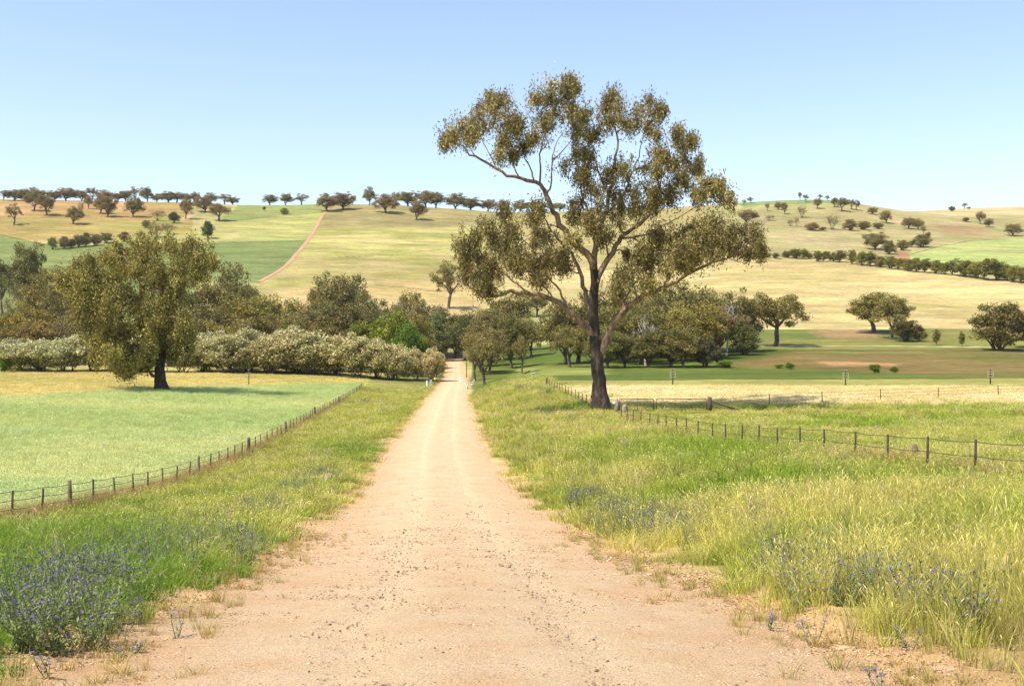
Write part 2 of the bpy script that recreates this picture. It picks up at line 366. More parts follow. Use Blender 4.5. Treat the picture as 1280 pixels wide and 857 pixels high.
# hay hillside
mixpaint(far & (PYw < 411) & (PYw > 322) & (PX > 845), (236, 214, 150), (222, 198, 136), n_b)
mixpaint(soft([(1140, 396), (1700, 380), (1700, 404), (1140, 406)]) * far, (218, 188, 134), (226, 200, 140), n_b)
mixpaint(far & (PYw < 385) & (PYw > 338) & (PX > 560) & (PX <= 845), (232, 208, 146), (214, 196, 132), n_b)
mixpaint(far & (PYw < 338) & (PY > 240) & (PX > 405) & (PX <= 900), (194, 178, 116), (214, 196, 136), n_b, .35, .6)
mixpaint(soft([(400, 252), (620, 258), (700, 275), (600, 287), (480, 284), (390, 296)]) * far, (172, 158, 106), (190, 174, 114), n_b)
mixpaint(soft([(385, 286), (600, 282), (620, 320), (345, 326)]) * far, (218, 204, 132), (190, 184, 106), n_b, .45, .62)
mixpaint(soft([(345, 322), (620, 318), (580, 350), (330, 362)]) * far, (208, 188, 128), (190, 178, 108), n_b, .4, .6)
mixpaint(soft([(340, 366), (420, 352), (600, 345), (600, 395), (340, 395)]) * far, (228, 200, 142), (218, 190, 130), n_b)
# left hills
mixpaint(far & (PYw < 300) & (PX <= 240), (206, 168, 110), (184, 164, 98), n_b, .4, .65)
mixpaint(soft([(-400, 245), (190, 245), (180, 262), (60, 268), (-400, 276)]) * far, (224, 184, 130), (208, 168, 112), n_b)
mixpaint(soft([(100, 280), (185, 276), (230, 262), (250, 300), (150, 305)]) * far, (184, 178, 98), (196, 176, 104), n_b)
mixpaint(inside([(-400, 286), (0, 293), (60, 306), (130, 306), (190, 299), (240, 303), (250, 420), (-400, 420)]) & far, (146, 156, 92), (156, 166, 98), n_b)
mixpaint(inside([(240, 300), (262, 304), (330, 304), (330, 330), (240, 330)]) & far, (176, 178, 98), (150, 164, 86), n_b)
mixpaint(inside([(225, 300), (300, 262), (404, 258), (404, 268), (382, 302), (270, 306)]) & far, (192, 192, 116), (202, 196, 120), n_b)
mixpaint(inside([(268, 276), (292, 264), (300, 250), (412, 250), (404, 266), (300, 276)]) & far, (158, 170, 96), (170, 176, 102), n_b)
mixpaint(inside([(262, 303), (383, 300), (355, 332), (325, 354), (262, 350)]) & far, (142, 156, 92), (154, 166, 98), n_b)
mixpaint(soft([(150, 300), (300, 286), (300, 296), (200, 306)]) * far, (214, 198, 136), (200, 190, 118), n_b)
# right hills
mixpaint(far & (PYw < 322) & (PX > 880), (190, 178, 122), (206, 190, 134), n_b)
mixpaint(inside([(920, 252), (1085, 240), (1095, 255), (1030, 254), (960, 256), (930, 260)]) & far, (164, 178, 112), (156, 172, 104), n_b)
mixpaint(soft([(940, 288), (1090, 288), (1130, 296), (1080, 318), (940, 316)]) * far, (208, 190, 138), (196, 184, 124), n_b)
mixpaint(soft([(1165, 280), (1235, 283), (1245, 294), (1190, 293)]) * far, (192, 160, 116), (196, 168, 120), n_b)
mixpaint((YY > 1130) & (PX > 1100), (232, 212, 158), (222, 198, 142), n_b)
mixpaint(soft([(1118, 262), (1150, 280), (1128, 284), (1112, 274)]) * far, (222, 200, 148), (210, 190, 134), n_b)
mixpaint(inside([(1130, 318), (1165, 308), (1215, 301), (1290, 296), (1800, 292), (1800, 352), (1290, 344), (1160, 330)]) & far, (194, 204, 124), (202, 208, 128), n_b)
mixpaint(inside([(1120, 312), (1136, 316), (1140, 330), (1118, 328)]) & far, (210, 164, 120), (200, 156, 114), n_b)
# left crop, straw strip, verge soil
edgeY = pchip([-300, 0, 200, 430, 470], [505, 497, 485.5, 479.5, 478], PX)
left = (GX < fenceL(YY)) & (YY > 3) & (YY < 262)
mixpaint(left, (192, 204, 126), (204, 208, 134), fbm(GX, YY, 16, 51, 4))
mixpaint(left & (PYw < edgeY), (228, 206, 132), (206, 194, 112), n_b)
mixpaint((GX > fenceL(YY)) & (GX < xl(YY)) & (YY < 240), (158, 160, 84), (172, 164, 92), fbm(GX, YY, 8, 55, 4))
rgt = (GX > xr(YY)) & (YY < 175)
mixpaint(rgt, (176, 170, 92), (192, 182, 104), fbm(GX, YY, 8, 57, 4))
mixpaint((GX > fenceR(YY) + 1) & (PY < 506) & (PY > 482.5) & (PX > 690) & (YY < 175) & (YY > 60), (244, 224, 160), (232, 212, 140), n_b)
# bare orange soil along the gravel
off = np.minimum(GX - xl(YY)[..., ], xr(YY) - GX) + (fbm(GX, YY, 1.6, 61, 4) - .5) * 1.6
t = (sstep(-.9, .1, off) * (YY < 365))[..., None]; soil = A(246, 202, 146, .54); GC[...] = GC * (1 - t) + soil * t
sh = sstep(-2.4, -.9, off)[..., None] * (YY < 60)[..., None] * .5 * sstep(.45, .6, fbm(GX, YY, 2.5, 63, 3))[..., None]; GC[...] = GC * (1 - sh) + soil * sh
def linepaint(pts, w, c):
    P = [at(*p) for p in pts]
    X0 = np.array([p.x for p in P]); Y0 = np.array([p.y for p in P]); best = np.full(GX.shape, 1e9)
    for a in range(len(P) - 1):
        dx, dy = X0[a+1] - X0[a], Y0[a+1] - Y0[a]; tt = np.clip(((GX - X0[a]) * dx + (YY - Y0[a]) * dy) / (dx*dx + dy*dy + 1e-9), 0, 1)
        best = np.minimum(best, np.hypot(GX - X0[a] - tt * dx, YY - Y0[a] - tt * dy))
    k = (1 - sstep(w * .6, w * 1.1, best))[..., None]; GC[...] = GC * (1 - k) + A(*c) * k
linepaint([(930, 432.5), (1000, 432.5), (1100, 432.5), (1230, 433.5)], 2.6, (238, 222, 176))
linepaint([(226, 275), (246, 266), (262, 262)], 3.0, (224, 190, 150))
linepaint([(1000, 440), (1300, 441)], 1.5, (170, 150, 100))
linepaint([(560, 365), (470, 356)], 1.2, (170, 140, 96))
linepaint([(262, 303), (330, 303), (384, 300)], .8, (110, 110, 66))
linepaint([(270, 277), (340, 270), (404, 266)], .7, (140, 130, 84))
linepaint([(0, 293), (60, 306), (130, 307)], .8, (120, 112, 66))
linepaint([(1140, 317), (1215, 301), (1290, 296)], .8, (140, 120, 80))
linepaint([(1225, 336), (1250, 332), (1300, 331)], .9, (110, 110, 70))
linepaint([(420, 322), (500, 318), (600, 308)], .9, (150, 146, 86))
GC *= (1 + (YY > 240) * .42 * (fbm(GX * .6, YY, 11, 141, 5) - .5) + (YY > 240) * .22 * (fbm(GX, YY, 5, 147, 3) - .5))[..., None]
nr, nc = GX.shape
# sink the ground a little under the road sheet
inr = np.minimum(GX - xl(YY), xr(YY) - GX); GZr = GZ - .05 * sstep(.25, .6, inr) * (YY < 350) - .10 * sstep(.8, 1.5, inr) * (YY > 60) * (YY < 350)
ii = (np.arange(nr - 1)[:, None] * nc + np.arange(nc - 1)[None]).ravel()
me = mesh_np('ground', np.stack([GX, YY, GZr], -1).reshape(-1, 3), np.stack([ii, ii + 1, ii + nc + 1, ii + nc], -1), GC.reshape(-1, 3), True)
tag(ob('ground', me, M['ground']), kind='structure')

# road sheet
ry = np.concatenate([np.linspace(-20, 4, 50), np.geomspace(4.04, 348, 900)]); ns = 121; ss = np.linspace(-1, 1, ns)
rx = np.zeros((len(ry), ns)); rz = np.zeros_like(rx)
for i, Y in enumerate(ry):
    a = float(xl(Y)) + .15 + .5 * (vnoise(0, Y, .9, 1) - .5) + .3 * (vnoise(0, Y, .23, 2) - .5)
    b = float(xr(Y)) - .15 + .5 * (vnoise(9, Y, .9, 3) - .5) + .3 * (vnoise(5, Y, .23, 4) - .5)
    rx[i] = (a + b) / 2 + ss * (b - a) / 2
    rz[i] = ground_z(rx[i], np.full(ns, Y)) + .02 * (1 - np.abs(ss) ** 14) - .03 * (np.abs(ss) > .985)
    rz[i] += -.025 * (np.exp(-((np.abs(ss) - .30) / .07) ** 2)) + (fbm(rx[i], np.full(ns, Y), .5, 71, 3) - .5) * .03
ii = (np.arange(len(ry) - 1)[:, None] * ns + np.arange(ns - 1)[None]).ravel()
me = mesh_np('road', np.stack([rx, np.repeat(ry[:, None], ns, 1), rz], -1).reshape(-1, 3), np.stack([ii, ii + 1, ii + ns + 1, ii + ns], -1), None, True,
             {'s': np.tile(ss, len(ry))})
tag(ob('road', me, M['road']), kind='structure')

# the red dirt track climbing the far hill, a sheet on the slope
tp = [at(*p) for p in [(462 - 46, 257), (410, 262), (404, 268), (396, 283), (387, 298), (375, 313), (362, 328), (345, 341), (324, 353)]]
v = []; 
ts = np.linspace(0, len(tp) - 1, 90)
cx_ = pchip(range(len(tp)), [p.x for p in tp], ts); cy_ = pchip(range(len(tp)), [p.y for p in tp], ts)
for k in range(90):
    k2 = min(k + 1, 89); k1 = max(k - 1, 0); d = np.array([cx_[k2] - cx_[k1], cy_[k2] - cy_[k1]]); d /= np.linalg.norm(d); nrm = np.array([-d[1], d[0]])
    for q in np.linspace(-1, 1, 5):
        x = cx_[k] + nrm[0] * q * 1.35; y = cy_[k] + nrm[1] * q * 1.35; v.append((x, y, gz(x, y) + .25 - .12 * abs(q)))
ii = (np.arange(89)[:, None] * 5 + np.arange(4)[None]).ravel()
M['track'] = plain('red_dirt_track', tuple(A(226, 176, 130)), .95, .2, .15)
tag(ob('path', mesh_np('path', v, np.stack([ii, ii + 1, ii + 6, ii + 5], -1), None, True), M['track']), kind='structure')

# ------------------------------------------------------------------ foliage generators
def leaf_quads(C, L, Wd, droop=.5, r=rng):
    n = len(C); d = r.normal(size=(n, 3)); d[:, 2] -= droop * 2; d /= np.linalg.norm(d, axis=1)[:, None]
    p = np.cross(d, r.normal(size=(n, 3))); p /= np.linalg.norm(p, axis=1)[:, None]
    L = (L * (.65 + .7 * r.random(n)))[:, None]; Wd = (Wd * (.65 + .7 * r.random(n)))[:, None]
    v = np.stack([C - d * L / 2, C + p * Wd / 2, C + d * L / 2, C - p * Wd / 2], 1)
    return v.reshape(-1, 3), np.arange(4 * n).reshape(n, 4)
def jit(c, n, a=.12, r=rng):
    return np.asarray(c)[None] * (1 + a * (r.random((n, 1)) - .5) * 2) * (1 + .05 * (r.random((n, 3)) - .5))
def curve(p0, p1, bend=.15, n=6, r=rng, sag=0):
    p0 = np.asarray(p0, float); p1 = np.asarray(p1, float); t = np.linspace(0, 1, n)[:, None]
    d = np.linalg.norm(p1 - p0); off = r.normal(size=3) * bend * d
    q = p0 * (1 - t) + p1 * t + off * (4 * t * (1 - t)) / 2 + r.normal(size=(n, 3)) * .02 * d
    q[0] = p0; q[-1] = p1; q[:, 2] += sag * np.sin(np.pi * t[:, 0]) * d; return q
def unit(n, r=rng): v = r.normal(size=(n, 3)); return v / np.linalg.norm(v, axis=1)[:, None]

def make_proto(kind, seed):
    """trunk mesh and crown mesh of a tree about 12 m high and 11 m wide (kinds differ)"""
    r = np.random.default_rng(seed); P = dict(H=12, W=11, base=.17, lobes=7, clumps=92, leaves=95, L=.42, Wd=.18, cr=1.15, col=(.235, .195, .062), trunk=.34,
             bark='bark_far', stems=1, mat='leaf', droop=.35, shell=.5)
    P.update({'gum': dict(base=.10 + .12 * r.random()), 'tall': dict(H=14, W=9, base=.27, lobes=6, clumps=70),
              'flat': dict(H=10, W=13, base=.30, lobes=8, clumps=95),
              'dense': dict(H=12, W=11, base=.02, clumps=125, lobes=8), 'open': dict(H=12, W=11, base=.24, lobes=6, clumps=52, leaves=80, cr=.95),
              'round': dict(H=8, W=8, base=.0, lobes=8, clumps=100, leaves=100, cr=.85, L=.32, Wd=.16, trunk=.22, stems=3),
              'narrow': dict(H=10, W=5.4, base=.03, lobes=6, clumps=70, leaves=90, cr=.8, L=.32, Wd=.16, trunk=.16),
              'sparse': dict(H=10, W=10, base=.12, lobes=6, clumps=60, leaves=40, cr=.95, L=.3, Wd=.12, trunk=.2, stems=3),
              'blossom': dict(H=7, W=8, base=.0, lobes=9, clumps=130, leaves=140, cr=.8, L=.26, Wd=.15, trunk=.12, stems=5, mat='shrub_leaf', droop=.1, shell=.6, col=(.25, .23, .07)),
              'leafy': dict(H=7, W=9, base=.0, lobes=9, clumps=120, leaves=130, cr=.85, L=.3, Wd=.17, trunk=.12, stems=4, mat='shrub_leaf', droop=.2),
              'dead': dict(H=12, W=9, base=.3, lobes=7, clumps=46, leaves=0, bark='bark_pale', trunk=.26)}[kind])
    H, Wd2 = P['H'], P['W'] / 2; zb = P['base'] * H; tb = MB()
    fork = np.array([r.normal() * .3, r.normal() * .3, max(zb * (.75 + .4 * r.random()), .25 if P['stems'] > 1 else 1.2)])
    cz = (zb + H) / 2; rz_ = (H - zb) / 2
    if P['stems'] == 1:
        pts = curve((0, 0, -.5), fork, .06, 6, r); tb.tube(pts, np.linspace(P['trunk'] * 1.25, P['trunk'], 6), 9, wob=.1)
    else: fork = np.array([0, 0, .1])
    verts, faces, cols, nv = [], [], [], 0
    base = np.array(P['col'])
    full = kind in ('round', 'narrow', 'blossom', 'leafy')
    ctr = np.array([r.normal() * Wd2 * .08, r.normal() * Wd2 * .08, cz]); ph = r.random((4, 3)) * 6.28
    def lump(d): return .80 + .11 * sum(np.sin(d @ (np.array([2.6, 2.1, 2.9]) * (1 + .5 * q)) * 1.5 + ph[q, 0]) for q in range(3))
    nl_ = P['lobes']; sel = []; dirs = unit(60, r); dirs = dirs[dirs[:, 2] > (-.7 if full else -.3)]; sel = [dirs[0]]
    for _ in range(nl_ - 1):
        dd = np.min([np.linalg.norm(dirs - s_, axis=1) for s_ in sel], axis=0); sel.append(dirs[int(np.argmax(dd + .3 * r.random(len(dirs))))])
    limbs_ = []
    for d in sel:
        lc = ctr + d * (Wd2 * .6, Wd2 * .6, rz_ * .6)
        limb = curve(fork + (r.normal(size=3) * (.3 if P['stems'] > 1 else .05)) * (1, 1, 0), lc, .16, 7, r, .05)
        if P['stems'] > 1: limb[0, 2] = -.3
        tb.tube(limb, np.linspace(P['trunk'] * .62, P['trunk'] * .17, 7), 6); limbs_.append(limb)
    ends_ = np.array([l[-1] for l in limbs_])
    for ci in range(P['clumps']):
        d = unit(1, r)[0]
        if not full and d[2] < -.45: d[2] *= .5; d /= np.linalg.norm(d)
        rf = lump(d) * (r.random() ** .38)
        shape = 1.0 if not full else (1.0 - .25 * max(d[2], 0))
        c = ctr + d * (Wd2 * shape, Wd2 * shape, rz_) * rf * .93
        if full: c[2] = max(c[2], .28 + .25 * r.random())
        limb = limbs_[int(np.argmin(np.linalg.norm(ends_ - c, axis=1)))]; st = limb[r.integers(3, 7)]
        tb.tube(curve(st, c, .18, 5, r), np.linspace(P['trunk'] * .13, P['trunk'] * .03, 5), 4, cap=False)
        if kind in ('dead', 'sparse'):
            for _k in range(3): tb.tube(curve(c, c + r.normal(size=3) * .8 + (0, 0, .3), .25, 4, r), np.linspace(.035, .01, 4), 3, cap=False)
        n = int(P['leaves'] * (.6 + .8 * r.random()))
        if n:
            u = unit(n, r); rad = P['cr'] * (.7 + .6 * r.random()) * (P['shell'] + (1 - P['shell']) * r.random((n, 1)))
            q = c + u * rad * (1, 1, .7) + r.normal(size=(n, 3)) * .1
            q[:, 2] = np.maximum(q[:, 2], .08 * r.random(n) + .02)
            v, f = leaf_quads(q, P['L'], P['Wd'], P['droop'], r)
            cc = base * (1 + .2 * (r.random() - .5) * 2) * np.array([1 + .12 * (r.random() - .5), 1, 1 + .1 * (r.random() - .5)])
            lc_ = jit(cc, n, .25, r)
            if kind == 'blossom':
                fl = r.random(n) < np.clip(.12 + .55 * (q[:, 2] / H) ** .8, 0, .6); lc_[fl] = jit((.62, .57, .36), fl.sum(), .2, r)
            verts.append(v); faces.append(f + nv); nv += len(v); cols.append(np.repeat(lc_, 4, 0))
    tme = tb.mesh('trunk'); tme.materials.append(M[P['bark']])
    cme = None
    if verts:
        cme = mesh_np('crown', np.vstack(verts), np.vstack(faces), np.vstack(cols)); cme.materials.append(M[P['mat']])
    return dict(trunk=tme, crown=cme, H=H, W=P['W'])
PROTO = {}
for k, n in dict(dense=4, gum=5, tall=3, flat=2, open=3, round=3, narrow=3, sparse=2, blossom=3, leafy=2, dead=2).items():
    PROTO[k] = [make_proto(k, 100 + 17 * i + sum(map(ord, k))) for i in range(n)]
_cnt = {}
def tree(kind, px, top, w, base=None, Y=None, tint=(1, 1, 1), name='gum_tree', label=None, cat='tree', group=None):
    if Y is None: p = at(px, base)
    else: X = (px - CX) / F * Y; p = Vector((X, Y, gz(X, Y)))
    i = _cnt.get(kind, 0); _cnt[kind] = i + 1; pr = PROTO[kind][i % len(PROTO[kind])]
    Hm = max((CY - top) / F * p.y - p.z, .5); Wm = max(w / F * p.y, .3)
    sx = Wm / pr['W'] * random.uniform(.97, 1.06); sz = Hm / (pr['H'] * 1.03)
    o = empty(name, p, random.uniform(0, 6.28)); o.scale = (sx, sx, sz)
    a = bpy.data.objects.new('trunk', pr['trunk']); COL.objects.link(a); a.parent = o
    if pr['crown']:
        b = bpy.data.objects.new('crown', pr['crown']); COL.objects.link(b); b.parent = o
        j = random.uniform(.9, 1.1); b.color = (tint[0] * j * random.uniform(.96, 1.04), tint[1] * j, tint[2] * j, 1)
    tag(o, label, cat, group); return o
ORD = ['first', 'second', 'third', 'fourth', 'fifth', 'sixth', 'seventh', 'eighth', 'ninth', 'tenth', 'eleventh', 'twelfth', 'thirteenth', 'fourteenth',
       'fifteenth', 'sixteenth', 'seventeenth', 'eighteenth', 'nineteenth', 'twentieth'] + ['twenty-' + s for s in
       ['first', 'second', 'third', 'fourth', 'fifth', 'sixth', 'seventh', 'eighth', 'ninth']] + ['thirtieth'] + ['thirty-' + s for s in
       ['first', 'second', 'third', 'fourth', 'fifth', 'sixth', 'seventh', 'eighth', 'ninth']]

def hand_tree(name, Y0, limbs, blobs, conv, leaf, seed, label, barkm=('bark_dark', 'bark_limb'), sub=9, nl=48, dup=0, depth=6., base_px=None, blobr=1., col=(.17, .14, .062), spread=.24):
    """a tree traced limb by limb: (dx, height) from sightings, depth invented so that the crown is round"""
    r = np.random.default_rng(seed)
    X0 = (base_px[0] - CX) / F * Y0; Z0 = gz(X0, Y0); k = Y0 / F
    root = empty(name, (X0, Y0, Z0)); tag(root, label, 'tree')
    def W3(zx, zy, d=0.):
        px, py = conv(zx, zy); g = (Y0 + d) / F; return np.array([(px - CX) * g - X0, d, (CY - py) * g - Z0])
    nodes = []; twg = MB()
    for li, (pts, r0, r1, d0, d1, isT) in enumerate(limbs):
        n = len(pts); P = np.array([W3(p[0], p[1], d0 + (d1 - d0) * (i / (n - 1)) ** 1.2) for i, p in enumerate(pts)])
        m = max(6, 3 * n); tt = np.linspace(0, n - 1, m)
        Q = np.stack([pchip(range(n), P[:, c], tt) for c in range(3)], -1)
        Q[1:-1] += r.normal(size=(m - 2, 3)) * min(.10, .35 * r0) * (.4 if isT == 1 else 1)
        rad = (r0 + (r1 - r0) * np.linspace(0, 1, m) ** .8) * (1.22 if isT and Y0 < 120 else 1)
        b = MB()
        if isT == 1:
            Q[0, 2] -= .6; rad = rad * (1 + .45 * np.exp(-np.arange(m) / 1.3))
            b.tube(Q, rad, 18, wob=.10); b.build('trunk', M[barkm[0]], root)
        elif isT == 2:
            b.tube(Q, rad, 12, wob=.08); b.build('limb', M[barkm[1]], root)
        else: twg.tube(Q, rad, 7, wob=.05)
        for q, rr in zip(Q, rad):
            if isT != 1: nodes.append((*q, rr))
    nodes = np.array(nodes)
    verts, faces, cols, nv = [], [], [], 0
    bl = [(x, y, s_, None) for x, y, s_ in blobs]
    for q in range(dup):
        bl += [(x + r.normal() * s_ * .75, y + r.normal() * s_ * .6, s_ * r.uniform(.5, 1.), 1) for x, y, s_ in blobs if r.random() < .7]
    for (x, y, s_, dflag) in bl:
        c2 = W3(x, y); rb = s_ * blobr * (.8 + .45 * r.random()) * k * (conv(1, 0)[0] - conv(0, 0)[0])
        dd = np.hypot(nodes[:, 0] - c2[0], nodes[:, 2] - c2[2]) + .6 * np.maximum(0, nodes[:, 2] - c2[2]); j = int(np.argmin(dd)); nd = nodes[j]
        dep = nd[1] + r.normal() * (1.2 + .25 * dd[j]) + (r.normal() * depth * .35 if dflag else 0)
        dep = float(np.clip(dep, -depth, depth)); c = W3(x, y, dep)
        br = curve(nd[:3], c, .12, 6, r, .04); twg.tube(br, np.linspace(min(nd[3], .09), .03, 6), 5, cap=False)
        tone = col * (1 + .26 * np.array([1, 1, 1]) * r.normal() * .7)
        for _ in range(sub):
            u = unit(1, r)[0]; sc = c + u * rb * min(1.5, abs(.25 + .62 * r.normal())) * (1.05, 1.1, .9)
            twg.tube(curve(br[3 + int(r.integers(0, 3))], sc, .2, 4, r), np.linspace(.03, .008, 4), 3, cap=False)
            n = int(nl * (.5 + r.random()))
            q = sc + r.normal(size=(n, 3)) * (spread, spread, spread * 1.9) * (.6 + .8 * r.random()) + (0, 0, -.12)
            v, f = leaf_quads(q, leaf[0], leaf[1], .8, r); lc = jit(tone * max(.4, 1 + .22 * r.normal()), n, .35, r)
            verts.append(v); faces.append(f + nv); nv += len(v); cols.append(np.repeat(lc, 4, 0))
    twg.build('twigs', M[barkm[1]], root)
    cme = mesh_np('crown', np.vstack(verts), np.vstack(faces), np.vstack(cols)); ob('crown', cme, M['leaf'], root)
    return root

# ------------------------------------------------------------------ the big gum beside the gate
cv = lambda zx, zy: (540 + .5134 * zx, 90 + .5134 * zy)
limbs = [
 ([(412, 822), (408, 780), (405, 740), (399, 660), (393, 600), (395, 520), (393, 450)], .66, .26, 0, 0, 1),
 ([(393, 480), (375, 440), (330, 395), (300, 345), (280, 300), (262, 275), (215, 258), (160, 240), (110, 210), (75, 180), (40, 165)], .30, .035, 0, -2.0, 2),
 ([(402, 650), (370, 615), (335, 585), (300, 560), (240, 540), (190, 535), (130, 545), (95, 530), (70, 505)], .34, .04, 0, -3.5, 2),
 ([(395, 600), (375, 545), (360, 490), (335, 440), (300, 400), (280, 365)], .22, .06, 0, 4.0, 2),
 ([(393, 455), (400, 400), (420, 350), (430, 300), (440, 240), (450, 180), (445, 120), (450, 70)], .24, .03, 0, 2.0, 2),
 ([(397, 525), (430, 450), (460, 405), (500, 370), (550, 330), (590, 280), (620, 225), (600, 160)], .25, .03, 0, 3.5, 2),
 ([(408, 690), (430, 640), (460, 590), (500, 550), (560, 525), (620, 490), (680, 470), (740, 440), (790, 405)], .34, .035, 0, -2.5, 2),
 ([(280, 300), (290, 270), (292, 215), (300, 180), (322, 140)], .10, .03, -.8, 1, 0),
 ([(262, 275), (265, 235), (262, 200), (280, 170), (250, 130), (225, 85)], .10, .02, -.9, -3, 0),
 ([(248, 268), (242, 240), (225, 200), (232, 165), (215, 140)], .09, .02, -1, .5, 0),
 ([(215, 258), (203, 240), (195, 190), (170, 130), (160, 90)], .08, .02, -1.2, -3, 0),
 ([(160, 240), (140, 200), (120, 160), (105, 120)], .06, .02, -1.5, 1, 0),
 ([(110, 210), (88, 180), (75, 145)], .05, .02, -1.7, -2.5, 0),
 ([(292, 215), (320, 190), (350, 150), (375, 120)], .06, .02, 0, 2.5, 0),
 ([(262, 200), (275, 150), (290, 105), (300, 70)], .06, .02, -2, -3, 0),
 ([(322, 385), (290, 372), (258, 366), (240, 355)], .07, .02, -.5, -2, 0),
 ([(335, 585), (315, 540), (285, 500), (260, 460), (235, 420), (195, 395)], .13, .03, -.8, 1.5, 0),
 ([(240, 540), (210, 520), (180, 495), (150, 470), (100, 435)], .10, .03, -2, -5, 0),
 ([(285, 500), (245, 490), (200, 455), (165, 400), (130, 370)], .08, .02, 0, 3.5, 0),
 ([(300, 560), (270, 520), (225, 505), (160, 490)], .08, .03, -1, 1, 0),
 ([(360, 490), (330, 480), (300, 450), (270, 420)], .08, .03, 1.5, 3, 0),
 ([(400, 400), (380, 340), (360, 280), (348, 200), (340, 130), (340, 45)], .14, .02, .3, -2.5, 0),
 ([(420, 350), (465, 300), (490, 240), (510, 180), (520, 105)], .13, .02, .6, 4, 0),
 ([(430, 300), (400, 230), (390, 180), (372, 110)], .09, .02, 1, 3, 0),
 ([(460, 405), (510, 400), (570, 370), (640, 330), (690, 292), (706, 275)], .11, .02, .8, -3, 0),
 ([(550, 330), (560, 250), (580, 205), (560, 130)], .08, .02, 2, -2, 0),
 ([(430, 450), (420, 400), (405, 350), (410, 300)], .10, .03, .3, -3.5, 0),
 ([(500, 370), (530, 300), (560, 250), (640, 225)], .09, .02, 1.4, 4.5, 0),
 ([(460, 590), (470, 555), (500, 510), (540, 480), (565, 430), (600, 395)], .12, .02, -.8, 2.5, 0),
 ([(560, 525), (600, 470), (650, 430), (720, 390), (785, 370)], .11, .02, -1.5, -4.5, 0),
 ([(500, 550), (490, 520), (465, 500)], .08, .03, -1, -2, 0),
 ([(620, 490), (670, 440), (740, 410), (800, 415)], .07, .02, -2, 1.5, 0),
]
blobs = [(480, 490, 26), (510, 430, 26), (540, 460, 28), (590, 440, 30), (630, 460, 26), (670, 420, 30), (710, 410, 28), (545, 395, 20), (600, 395, 24), (100, 400, 22), (230, 460, 26), (180, 420, 26), (40, 160, 24), (72, 130, 30), (110, 112, 34), (150, 104, 28), (165, 72, 22), (142, 66, 14), (188, 125, 26), (100, 152, 22), (165, 165, 24), (195, 205, 20), (215, 132, 28), (237, 165, 18),
 (250, 62, 28), (288, 62, 33), (328, 48, 22), (300, 100, 34), (345, 95, 36), (280, 132, 26), (372, 112, 34), (341, 28, 13), (352, 150, 26), (392, 150, 20),
 (430, 60, 28), (452, 82, 34), (500, 90, 36), (540, 102, 30), (480, 130, 34), (530, 140, 28), (430, 122, 28), (560, 96, 12),
 (350, 200, 26), (382, 202, 26), (360, 240, 20), (400, 290, 34), (430, 240, 38), (470, 232, 34), (440, 300, 40), (480, 290, 36), (410, 340, 36), (450, 350, 38), (500, 330, 32),
 (520, 230, 26), (550, 240, 26), (520, 282, 26), (562, 208, 22), (590, 222, 26), (622, 210, 26), (650, 232, 24), (662, 268, 18), (600, 262, 24), (580, 300, 24), (640, 298, 16),
 (702, 275, 13), (709, 302, 13), (600, 150, 11), (628, 172, 9), (540, 310, 22), (365, 320, 26), (350, 352, 20), (390, 380, 22), (430, 398, 22),
 (68, 422, 20), (88, 440, 24), (130, 370, 24), (150, 400, 30), (178, 350, 20), (200, 388, 32), (240, 350, 26), (266, 340, 18), (170, 440, 32), (130, 462, 32), (210, 440, 32), (250, 420, 34),
 (282, 400, 28), (160, 490, 30), (120, 508, 22), (210, 480, 26), (250, 470, 26), (290, 450, 28), (320, 440, 26), (320, 478, 22), (82, 486, 14), (142, 528, 12), (352, 412, 18), (262, 508, 18),
 (500, 450, 20), (520, 480, 24), (470, 510, 28), (452, 532, 18), (540, 422, 24), (572, 420, 32), (610, 420, 34), (560, 470, 28), (600, 468, 26), (650, 400, 34), (640, 440, 30), (690, 400, 34),
 (690, 440, 26), (730, 390, 34), (762, 390, 28), (740, 430, 20), (792, 402, 20), (802, 430, 12), (770, 442, 10), (640, 378, 18), (682, 368, 16), (530, 522, 16)]
hand_tree('gum_tree', at(752, 512.5).y, limbs, blobs, cv, (.30, .10), 4, 'tall spreading gum tree with dark forked trunk beside the paddock gate', sub=20, nl=21, dup=2, depth=7, base_px=(752, 512.5),
          col=(.25, .205, .068), blobr=1.22, spread=.20)

